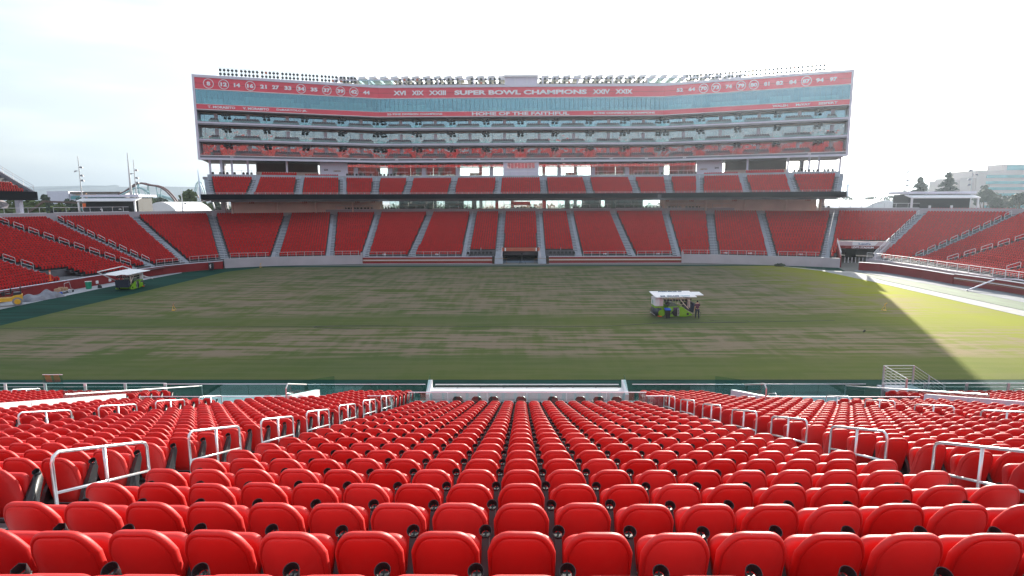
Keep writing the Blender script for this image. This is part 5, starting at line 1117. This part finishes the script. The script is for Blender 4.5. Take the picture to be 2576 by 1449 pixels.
q = at(126, 693, 74.0); b = MB(); b.cyl((q.x, q.y, q.z), .09, 1.3, 10); b.cyl((q.x, q.y, q.z-.62), .22, .1, 10); b.build('post', M['orange'], t); b = MB(); b.cyl((q.x, q.y, q.z+.42), .095, .1, 10); b.cyl((q.x, q.y, q.z+.22), .095, .1, 10); b.build('reflective_band', M['white'], t)
for j, (x, y, nm) in enumerate(((-37.4, 63.1, 'on the left half of the pitch'), (38.0, 62.3, 'near the shadow edge on the right'), (-46.3, 105.6, 'in the far left corner of the pitch'))):
    t = thing('tripod_sprinkler', f'yellow tripod sprinkler {nm}', 'sprinkler', (x, y, 0), 0, 'tripod sprinklers'); b = MB()
    for a in (30, 150, 270): b.tube([(x, y, .55), (x+.28*math.cos(R(a)), y+.28*math.sin(R(a)), 0)], .018, 5)
    b.cyl((x, y, .03), .16, .05, 12); b.build('stand', M['yellow'], t); b = MB(); b.cyl((x, y, .62), .05, .16, 10); b.tube([(x, y, .68), (x+.2, y, .8)], .03, 6); b.build('spray_head', M['card'] if j == 0 else M['yellow'], t)
def cable(pts, r, lab, m='blk'):
    P = []
    for i in range(len(pts)-1):
        for k in range(8):
            u = k/8; p0 = Vector(pts[max(i-1, 0)]); p1 = Vector(pts[i]); p2 = Vector(pts[i+1]); p3 = Vector(pts[min(i+2, len(pts)-1)])
            P.append(.5*((2*p1)+(-p0+p2)*u+(2*p0-5*p1+4*p2-p3)*u*u+(-p0+3*p1-3*p2+p3)*u**3))
    P.append(Vector(pts[-1])); b = MB(); b.tube(P, r, 6); o = b.build('cable', M[m]); tag(o, lab, 'cable')
cable([onz(-10, 826), onz(300, 823), onz(700, 822.5), onz(1100, 822), onz(1500, 821), onz(1660, 813), onz(1900, 810), onz(2100, 806)], .022, 'long dark cable lying straight across the pitch')
cable([onz(905, 826), onz(880, 828), onz(800, 825), onz(790, 822), onz(830, 820), onz(1000, 818)], .02, 'short dark loop of cable on the left half of the pitch')
cable([(17.2, 58.3, 1.15), (17.6, 58.0, .5), onz(1760, 800), onz(1790, 806), onz(1840, 808), onz(1878, 807), onz(1870, 811), onz(1700, 812), onz(1640, 812)], .02, 'dark cable curving from the person at the machine over the grass')
bb = MB(); brand = random.Random(5)
for k in range(420):
    a = brand.random()*2*PI; r = brand.random()**.5; p = Vector((45.2+.9*r*math.cos(a)-0, 104.9+.3*r*math.sin(a), .08+.5*brand.random()*(1-r*.6))); d = Vector((brand.gauss(0, 1), brand.gauss(0, 1), brand.gauss(0, 1))).normalized()*.12; e = d.orthogonal().normalized()*.09; bb.quad(p-d-e, p+d-e, p+d+e, p-d+e)
o = bb.build('green_netting_heap', M['leafB']); tag(o, 'dark green heap of netting at the foot of the right concrete wall', 'netting')
t = thing('goal_post_frame', 'white angled metal pipe leaning over the striped wall at right', 'pipe', (57.5, 74, 0)); b = MB(); b.tube([(56.2, 75.6, .1), (60.6, 76.6, 1.45), (61.2, 74.5, 1.62), (61.4, 60, 1.62)], .09, 8); b.build('pipe', M['lilac'], t)
t = thing('goal_post_frame', 'white angled metal pipe at the right picture edge in front of the striped wall', 'pipe', (58, 66, 0)); b = MB(); b.tube([(56.6, 67.2, .1), (60.6, 68.2, 1.4)], .09, 8); b.build('pipe', M['lilac'], t)
# ------------------------------------------------------------------ outer upper decks left and right
def sidedeck(sx, Ye, lab):
    t = thing('end_deck', lab, 'grandstand', (sx*90, Ye-20, 13)); X0 = sx*86.5
    b = MB(); P, Q = [], []
    for k in range(22):
        xa = X0+sx*k*.85; z = 13.3+k*.52; ye = Ye-.5-k*.06; b.quad((xa, ye, z), (xa+sx*.85, ye, z), (xa+sx*.85, Ye-45, z), (xa, Ye-45, z)); b.quad((xa+sx*.85, ye, z), (xa+sx*.85, ye, z+.52), (xa+sx*.85, Ye-45, z+.52), (xa+sx*.85, Ye-45, z))
        y = ye-1.6-(2.2 if 2 < k < 9 else 0)
        while y > Ye-44: P.append((xa+sx*.6, y, z)); Q.append(PI/2 if sx > 0 else -PI/2); y -= .51
    b.build('terrace', M['tread'], t); SEATS.add(far, P, Q)
    b = MB(); b.box((X0-sx*.2, Ye-22.5, 12.75), (.5, 45, 1.5)); b.box((X0+sx*.9, Ye-.15, 12.75), (2.6, .3, 1.5)); b.build('black_fascia', M['black'], t)
    b = MB(); b.hexa([(X0, Ye, 12.2), (X0+sx*19, Ye, 23.5), (X0+sx*19, Ye-.4, 23.5), (X0, Ye-.4, 12.2), (X0, Ye, 13.6), (X0+sx*19, Ye, 25.6), (X0+sx*19, Ye-.4, 25.6), (X0, Ye-.4, 13.6)]); b.build('end_wall', M['grey'], t)
    b = MB()
    for h in (1.0, .6): b.tube([(X0, Ye-.2, 13.6+h), (X0+sx*19, Ye-.2, 25.6+h)], .04, 5)
    for k in range(12): b.tube([(X0+sx*k*1.7, Ye-.2, 13.6+k*1.074), (X0+sx*k*1.7, Ye-.2, 14.6+k*1.074)], .035, 5)
    b.build('sloping_rail', M['galv'], t)
    b = MB(); b.bar((X0+sx*3, Ye-3, 11.0), (X0+sx*14, Ye-3, 18), 1.2, .8); b.build('raker_beam', M['cwall'], t)
    for x in (X0+sx*1, X0+sx*8.0): b = MB(); b.box((x, Ye-2.5, 11), (.8, .8, 3.6)); b.build('column', M['lilac'], t)
    b = MB(); b.box((X0+sx*4, Ye-6.5, 14.6), (.3, 4.5, 2.0)); b.box((X0+sx*6, Ye-4.4, 15.6), (4.4, .25, 1.7)); b.build('entry_walls', M['conc'], t)
    b = MB(); b.hexa([(X0, Ye-.5, 12.0), (X0+sx*19, Ye-.5, 22.5), (X0+sx*19, Ye-45, 22.5), (X0, Ye-45, 12.0), (X0, Ye-.5, 12.2), (X0+sx*19, Ye-.5, 23.2), (X0+sx*19, Ye-45, 23.2), (X0, Ye-45, 12.2)]); b.build('soffit', M['cwall'], t)
lp = at(115, 490, 108); rp_ = at(2540, 478, 104)
sidedeck(-1, 107.0, 'left end upper deck of red seats with a black front edge and sloping wall'); sidedeck(1, 104.0, 'right end upper deck corner with a black front edge')
# ------------------------------------------------------------------ kiosks, masts, trees and far things
def kiosk(px0, px1, pyb, pyt, Y, lab, s):
    a = at(px0, pyb, Y); c = at(px1, pyb, Y); top = at(px0, pyt, Y).z; x0, x1, z0 = a.x, c.x, 9.25; w = x1-x0; h = top-z0; cx = (x0+x1)/2; t = thing('food_kiosk', lab, 'kiosk', (cx, Y, z0), 0, 'kiosks behind the bowl corners')
    b = MB(); b.box((cx, Y+3, z0+h*.42), (w*.9, 5, h*.84)); b.build('kiosk_body', mat('kiosk_dark', (.03, .032, .035), .6), t)
    b = MB(); b.box((cx+s*w*.02, Y+3.5, top-h*.06), (w, 6.5, h*.12)); b.build('roof', M['lilac'], t)
    for k in range(6): b = MB(); xx = x0+w*(k+.5)/6; b.hexa([(xx-w/12+.02, Y-1.4, top-h*.36), (xx+w/12-.02, Y-1.4, top-h*.36), (xx+w/12-.02, Y+.9, top-h*.20), (xx-w/12+.02, Y+.9, top-h*.20), (xx-w/12+.02, Y-1.4, top-h*.31), (xx+w/12-.02, Y-1.4, top-h*.31), (xx+w/12-.02, Y+.9, top-h*.15), (xx-w/12+.02, Y+.9, top-h*.15)]); b.build('awning_panel', M['white'], t)
    for x in (x0+.3, x1-.3): b = MB(); b.box((x, Y-1.1, z0+h*.35), (.3, .3, h*.7)); b.build('corner_post', M['white'], t)
    b = MB(); b.box((cx, Y+.3, z0+.55), (w*.62, .6, 1.0)); b.build('counter', M['blk'], t)
    for k in (-1, 1): b = MB(); b.box((cx+k*w*.16, Y-.02, z0+.55), (.5, .1, .9)); b.build('counter_panel', M['white'], t)
kiosk(205, 352, 522, 490, 128, 'dark food kiosk with a white panelled awning behind the left corner', -1)
kiosk(2280, 2452, 518, 482, 122, 'white roofed food kiosk behind the right corner seats', 1)
def lightpole(pxb, pxt, pyt, Y, lab, sgn):
    p = at(pxb, 520, Y); top = at(pxt, pyt, Y).z; x, y = p.x, Y; t = thing('light_pole', lab, 'light pole', (x, y, 0), 0, 'tall light poles outside the bowl'); b = MB(); b.tube([(x, y, 0), (x, y, top)], [.22, .08], 8); b.build('mast', M['galv'], t)
    for k, (dz, s) in enumerate(((2.6, 1), (3.6, -1), (4.6, 1), (5.8, 1))):
        s *= sgn; b = MB(); b.tube([(x, y, top-dz), (x+s*.7, y-.2, top-dz+.1)], .05, 5); b.cyl((x+s*.8, y-.3, top-dz-.05), .42, .35, 12, axis=(s*.4, -.3, 1), r2=.12); b.build('lamp_head', M['grey'], t)
lightpole(209, 197, 393, 150, 'tall slim light pole with four lamp heads, farthest left', 1)
lightpole(346, 341, 402, 160, 'tall slim light pole with four lamp heads beside the bare mast', 1)
lightpole(2283, 2296, 404, 150, 'tall slim light pole in the glare left of the right kiosk', -1)
lightpole(2438, 2449, 398, 140, 'tall slim light pole in front of the striped hotel', -1)
p = at(333, 520, 150); q = at(322, 384, 150); b = MB(); b.tube([(p.x, 150, 0), (p.x, 150, 12), (q.x-.2, 150, q.z)], [.4, .34, .08], 8); o = b.build('bare_mast', M['galv']); tag(o, 'tall bare tapering mast beside the left kiosk', 'mast')
def leafcrown(b, c, r, n, size, seed, flat=1., gaps=.25):
    g = np.random.default_rng(seed); lob = [(Vector((g.normal()*r.x*.45, g.normal()*r.y*.45, g.normal()*r.z*.38)), .35+.3*g.random()) for _ in range(9)]
    for k in range(n):
        l, s = lob[int(g.integers(len(lob)))]; d = Vector(g.normal(size=3)); d.normalize(); rad = s*(g.random()**.35)
        p = c+l+Vector((d.x*r.x*rad, d.y*r.y*rad, d.z*r.z*rad)); a = Vector(g.normal(size=3)); a.normalize(); e = a.orthogonal().normalized(); w = size*(.6+.8*g.random())
        b.quad(p-a*w-e*w*.6, p+a*w-e*w*.6, p+a*w+e*w*.6, p-a*w+e*w*.6)
def tree(px, pyt, wpx, Y, lab, m, seed, n=900, grp='trees beyond the stadium', hz=None):
    p = at(px, pyt, Y); w = wpx/FPX*Y/2; h = p.z; t = thing('leafy_tree', lab, 'tree', (p.x, Y, 0), 0, grp); rz = hz or min(h*.42, w*1.0)
    b = MB(); b.tube([(p.x, Y, 0), (p.x+.2, Y, h*.45), (p.x, Y, h*.8)], [.45, .3, .1], 7)
    for k in range(4): a = k*1.7; b.tube([(p.x, Y, h*.4), (p.x+w*.5*math.cos(a), Y+w*.4*math.sin(a), h*.68)], [.2, .06], 5)
    b.build('trunk', M['bark'], t); b = MB(); leafcrown(b, Vector((p.x, Y, h-rz*.95)), Vector((w, w*.8, rz)), n, w*.10+.1, seed); b.build('crown', M[m], t)
tree(472, 490, 62, 260, 'big leafy olive green tree left of the tower', 'leafA', 1, 1600)
for j, (px, py, w, Y, m, lab) in enumerate(((28, 500, 60, 190, 'leafA', 'pale green tree under the left end deck'), (85, 503, 60, 180, 'leafA', 'olive tree seen past the left deck columns'), (150, 508, 46, 200, 'leafA', 'low olive tree behind the orange lift'), (186, 505, 40, 210, 'leafB', 'dark round tree right of the orange lift'), (110, 500, 50, 260, 'leafB', 'dark tree behind the left end deck corner'), (374, 496, 34, 300, 'leafA', 'green tree between the roller coaster supports'), (402, 498, 36, 320, 'leafB', 'dark tree behind the blue slide'), (430, 505, 34, 300, 'leafB', 'low dark tree left of the big olive tree'), (512, 505, 26, 280, 'leafA', 'small tree between the big tree and the tower'), (545, 505, 34, 300, 'leafB', 'dark tree seen under the left end of the middle deck'))): tree(px, py, w, Y, lab, m, 10+j, 700)
for j, (px, py, w, Y, lab) in enumerate(((2244, 499, 36, 230, 'dark bushy pine just left of the right kiosk'), (2282, 482, 44, 240, 'round dark pine behind the left part of the right kiosk'), (2478, 477, 50, 220, 'round dark pine in front of the hotel, nearest the kiosk'), (2530, 483, 52, 225, 'wide dark pine in front of the hotel'), (2568, 480, 44, 215, 'dark pine at the right picture edge'), (2330, 492, 60, 240, 'low dark pine directly behind the right kiosk'))): tree(px, py, w, Y, lab, 'leafB', 40+j, 900)
def conifer(px, pyt, pyb, wpx, Y, lab, seed):
    g = random.Random(seed); p = at(px, pyt, Y); h = p.z; z0 = at(px, pyb, Y).z; w = wpx/FPX*Y/2; t = thing('conifer_tree', lab, 'tree', (p.x, Y, 0), 0, 'trees beyond the stadium'); b = MB(); b.tube([(p.x, Y, 0), (p.x, Y, h)], [.45, .05], 7); b.build('trunk', M['bark'], t); b = MB()
    for k in range(30):
        f = (k+.5)/30; z = z0-2+(h-z0+2)*f; r = w*(1-f)**.8*(.75+.5*g.random())+.2
        for q in range(6):
            a = g.random()*6.28; 
            for s in range(9):
                u = (s+1)/9*r; c = Vector((p.x+u*math.cos(a), Y+u*math.sin(a), z-.18*u+.3*g.random())); d = Vector((math.cos(a+g.gauss(0, .5)), math.sin(a+g.gauss(0, .5)), g.gauss(0, .4)))*.42; e = Vector((-d.y, d.x, .2))*.5; b.quad(c-d-e, c+d-e, c+d+e, c-d+e)
    b.build('crown', M['leafC'], t)
conifer(2317, 447, 505, 58, 200, 'tall grey-green conifer in the glare behind the right kiosk', 2); conifer(2388, 435, 500, 66, 200, 'tall dark conifer in front of the left end of the hotel', 5)
def palm(px, py, Y, j):
    g = random.Random(j); p = at(px, py, Y); t = thing('palm_tree', f'thin distant palm tree on the right horizon, {ORD[j+1]} from the left', 'tree', (p.x, Y, 0), 0, 'palms on the right horizon'); b = MB(); b.tube([(p.x, Y, 0), (p.x+.5, Y, p.z)], [.3, .2], 6); b.build('trunk', M['bark'], t); b = MB()
    for k in range(16):
        a = g.random()*6.28; L_ = 2.8; c = Vector((p.x+.5, Y, p.z)); q = [c+Vector((math.cos(a)*L_*u, math.sin(a)*L_*u, 1.2*u-2.6*u*u)) for u in (0, .4, .8, 1)]
        s = Vector((-math.sin(a), math.cos(a), 0))*.35
        for u in range(3): b.quad(q[u]-s, q[u+1]-s*.6, q[u+1]+s*.6, q[u]+s)
    b.build('fronds', M['leafB'], t)
for j, (px, py) in enumerate(((2111, 494), (2124, 492), (2134, 497), (2160, 503), (2183, 496), (2196, 494), (2222, 497), (2236, 492), (2249, 499), (2262, 495))): palm(px, py, 300+15*(j % 3), j)
# hotel
hp = at(2412, 520, 330); t = thing('hotel_building', 'long tan hotel with teal window bands stepping down to the left', 'building', (hp.x+40, 340, 0)); X0 = hp.x
zt = at(2500, 428, 330).z; zt2 = at(2430, 446, 330).z; zt3 = at(2415, 452, 330).z
b = MB(); b.box((X0+70, 345, zt/2), (118, 22, zt)); b.box((X0+7, 345, zt2/2), (8, 20, zt2)); b.box((X0+1.5, 345, zt3/2), (5, 18, zt3)); b.box((X0+46, 352, (zt+4)/2), (24, 12, zt+4)); b.build('wall', M['hotel'], t)
for k in range(9): b = MB(); b.box((X0+72, 333.9, zt-3.2-k*3.25), (112, .4, 1.5)); b.build('window_band', M['tealw'], t)
b = MB(); b.box((X0+46, 345.8, zt+2), (20, .4, 2.6)); b.build('window_band', M['tealw'], t)
# offices on the left horizon, boom lift, tent roofs
a = at(172, 487, 330); c = at(312, 487, 330); t = thing('office_building', 'low pale office with blue glass on the left horizon', 'building', ((a.x+c.x)/2, 335, 0)); w = c.x-a.x
b = MB(); b.box(((a.x+c.x)/2, 338, a.z/2), (w, 14, a.z)); b.box((a.x-6, 336, a.z/2+.6), (12, 12, a.z+1.5)); b.build('wall', M['lilac'], t)
for k in range(3): b = MB(); b.box(((a.x+c.x)/2, 330.9, a.z-2.2-k*3.2), (w*.96, .3, 1.7)); b.build('window_band', M['tealw'], t)
b = MB(); b.box(((a.x+c.x)/2, 334, a.z+.4), (w*.9, 10, 1.0)); b.build('roof_edge', M['brown'], t)
q = at(241, 527, 150); t = thing('boom_lift', 'orange boom lift parked behind the left rim with its arm stretched left', 'boom lift', (q.x, 150, 8)); b = MB(); b.box((q.x, 150, 10.6), (5.0, 2.2, 1.5)); b.box((q.x+1.2, 150, 11.5), (2.2, 1.8, .5)); b.build('engine_body', M['orange'], t, bevel=.1)
b = MB(); b.bar((q.x-1, 150, 11.4), (q.x-13, 150, 11.9), .45); b.bar((q.x-13, 150, 11.9), (q.x-17, 150, 9.3), .4); b.build('boom_arm', M['brown'], t)
for x in (-1.6, 1.6): b = MB(); b.cyl((q.x+x, 148.8, 9.8), .6, .4, 16, axis='Y'); b.build('wheel', M['blk'], t)
for px0, px1, Y, hpx, lab, nm in ((360, 446, 175, 12, 'white arched tent roof seen over the left seats', 'a'), (2168, 2282, 200, 16, 'pale arched white roof on the right horizon', 'b'), (2120, 2220, 230, 15, 'pale arched roof with grey glass end, right horizon', 'c')):
    a = at(px0, 520, Y); c = at(px1, 520, Y); zb = a.z-2; zt = at(px0, 520-hpx, Y).z; t = thing('arched_roof', lab, 'tent roof', ((a.x+c.x)/2, Y, 0), 0, 'arched roofs beyond the bowl'); b = MB(); N_ = 14; pr_ = [(a.x+(c.x-a.x)*k/N_, zb+(zt-zb)*math.sin(PI*k/N_)**.7) for k in range(N_+1)]
    b.prism([(a.x, zb-6)]+pr_+[(c.x, zb-6)], Y, Y+20); b.build('shell', M['white'], t); b = MB(); b.box(((a.x+c.x)/2, Y-.1, zb-2), (c.x-a.x, .2, 1.2)); b.build('glass_strip', M['tealw'], t)
# roller coaster, slides and drop tower ring
CO = 320
def cpx(pts, Y): return [at(x, y, Y) for x, y in pts]
t = thing('roller_coaster', 'dark red roller coaster hill with pale supports on the left horizon', 'roller coaster', (at(370, 500, CO).x, CO, 0)); b = MB()
trk = cpx([(297, 489), (312, 483), (328, 472), (338, 464), (350, 461), (360, 462), (374, 466), (392, 468), (405, 472), (417, 480), (428, 491), (438, 503), (447, 516), (452, 522)], CO)
b.tube(trk, .42, 6); b.tube([p+Vector((0, 2, .2)) for p in trk], .42, 6); b.build('track', M['coaster'], t)
trk2 = cpx([(297, 494), (318, 484), (336, 474), (350, 472), (362, 476), (375, 486)], CO-4); b = MB(); b.tube(trk2, .5, 6); b.build('teal_track', M['teal'], t)
b = MB()
for x0, y0, x1, y1 in ((349, 462, 349, 524), (345, 462, 362, 524), (372, 466, 384, 524), (372, 466, 372, 524), (392, 468, 405, 524), (405, 474, 405, 524), (436, 502, 436, 524), (360, 476, 390, 524), (420, 500, 435, 524), (335, 475, 338, 524)): b.tube([at(x0, y0, CO), at(x1, y1, CO)], .28, 5)
b.build('support', M['teal'], t)
o = MB().tube(cpx([(395, 490), (410, 494), (430, 500), (446, 508)], CO+10), .9, 6).build('water_slide', M['teal']); tag(o, 'pale blue water slide chute below the roller coaster track', 'slide')
t = thing('steel_arch', 'thin pale blue steel arch rising left of the tower', 'arch', (at(500, 520, 420).x, 420, 0)); P = [(486, 522), (487, 500), (490, 478), (494, 462), (500, 456), (507, 460), (513, 474), (518, 495), (521, 522)]; b = MB(); b.tube(cpx(P, 420), .4, 6); b.build('arch_rib', M['teal'], t); b = MB(); b.tube(cpx([(x+3 if x < 500 else x-3, y+5) for x, y in P], 421), .3, 6); b.build('inner_rib', M['teal'], t)
t = thing('ride_rail', 'dark red curved ride rail with white legs beside the big olive tree', 'ride', (at(500, 520, 280).x, 280, 0)); b = MB(); b.tube(cpx([(482, 493), (490, 488), (497, 492), (503, 502), (512, 508), (530, 503), (550, 506), (566, 512)], 280), .3, 6); b.build('rail', M['coaster'], t); b = MB(); b.tube(cpx([(501, 498), (513, 524)], 280), .5, 6); b.tube(cpx([(534, 504), (540, 524)], 280), .3, 6); b.build('support', M['white'], t)
p = at(459, 520, 170); q = at(458, 476, 170); t = thing('short_mast', 'short white mast with small lamps in front of the big olive tree', 'mast', (p.x, 170, 0)); b = MB(); b.tube([(p.x, 170, 0), (p.x, 170, q.z)], [.4, .08], 8); b.build('mast', M['white'], t); b = MB(); b.cyl((p.x-.8, 170, q.z-3), .3, .4, 8); b.cyl((p.x+.9, 170, q.z-4), .3, .4, 8); b.build('lamp_head', M['grey'], t)
p = at(222, 525, 240); q = at(216, 486, 240); b = MB(); b.tube([(p.x, 240, 0), (q.x, 240, q.z)], .35, 6); b.bar((q.x-4, 240, q.z-.6), (q.x+4, 240, q.z-.6), .3); o = b.build('utility_pole', M['card']); tag(o, 'wooden utility pole with a crossarm on the left horizon', 'utility pole')
for j, (px, py, w) in enumerate(((520, 503, 10), (534, 499, 12), (2150, 505, 12), (2205, 507, 16))):
    a = at(px, py, 500); b = MB(); b.box((a.x, 505, a.z/2), (w/FPX*500, 10, a.z)); b.box((a.x, 499.9, a.z-2), (w/FPX*450, .2, 1.2)); o = b.build('distant_building', M['white']); tag(o, f'small pale building on the {"left" if px<1000 else "right"} horizon, {"left" if j%2==0 else "right"} one of two', 'building', 'small far buildings')
# thin tree belt, ground cover far off, and mountains
b = MB(); g = np.random.default_rng(9)
for k in range(9000):
    x = g.uniform(-620, 620); y = g.uniform(430, 700); h = 3+5*g.random()*(1+.4*math.sin(x*.05)); p = Vector((x, y, h*g.random())); a = Vector(g.normal(size=3)); a.normalize(); e = a.orthogonal(); e.normalize(); b.quad(p-a*1.6-e, p+a*1.6-e, p+a*1.6+e, p-a*1.6+e)
o = b.build('distant_wood', M['leafA']); tag(o, 'low belt of far-off trees along the horizon', 'woodland', kind='stuff')
b = MB(); N_ = 160; g = random.Random(4); MY = 3600
for r in range(5):
    for k in range(N_+1):
        x = -14000+28000*k/N_; f = (0, .45, 1., .7, 0)[r]; hh = 125+13*math.sin(x*.0016+.6)+8*math.sin(x*.0055)+4*math.sin(x*.0143+2)+3*g.random(); b.v.append((x+300*math.sin(r*2+k), MY+r*450+200*math.sin(k*.7+r), hh*f))
for r in range(4):
    for k in range(N_): a = r*(N_+1)+k; b.f.append((a, a+1, a+N_+2, a+N_+1)); b.m.append(0)
o = b.build('mountains', M['mount'], smooth=False); tag(o, kind='structure')
# ------------------------------------------------------------------ merged remaining red seats
o = SEATS.build('folding_seats', [M['seatfar'], M['blk']], False)
tag(o, 'thousands of red folding seats filling the remaining rows of all the stands', 'seats', kind='stuff')
# haze box round everything but the sky
HZ = mat('haze_air', (1, 1, 1)); n = HZ.node_tree; n.nodes.remove(n.nodes['Principled BSDF']); v = n.nodes.new('ShaderNodeVolumePrincipled'); v.inputs['Color'].default_value = (.72, .86, 1, 1); v.inputs['Density'].default_value = .00020; v.inputs['Anisotropy'].default_value = .7
n.links.new(v.outputs[0], n.nodes['Material Output'].inputs['Volume'])
b = MB(); b.box((0, 5400, 219), (30000, 17400, 440)); o = b.build('haze', HZ); tag(o, kind='stuff')
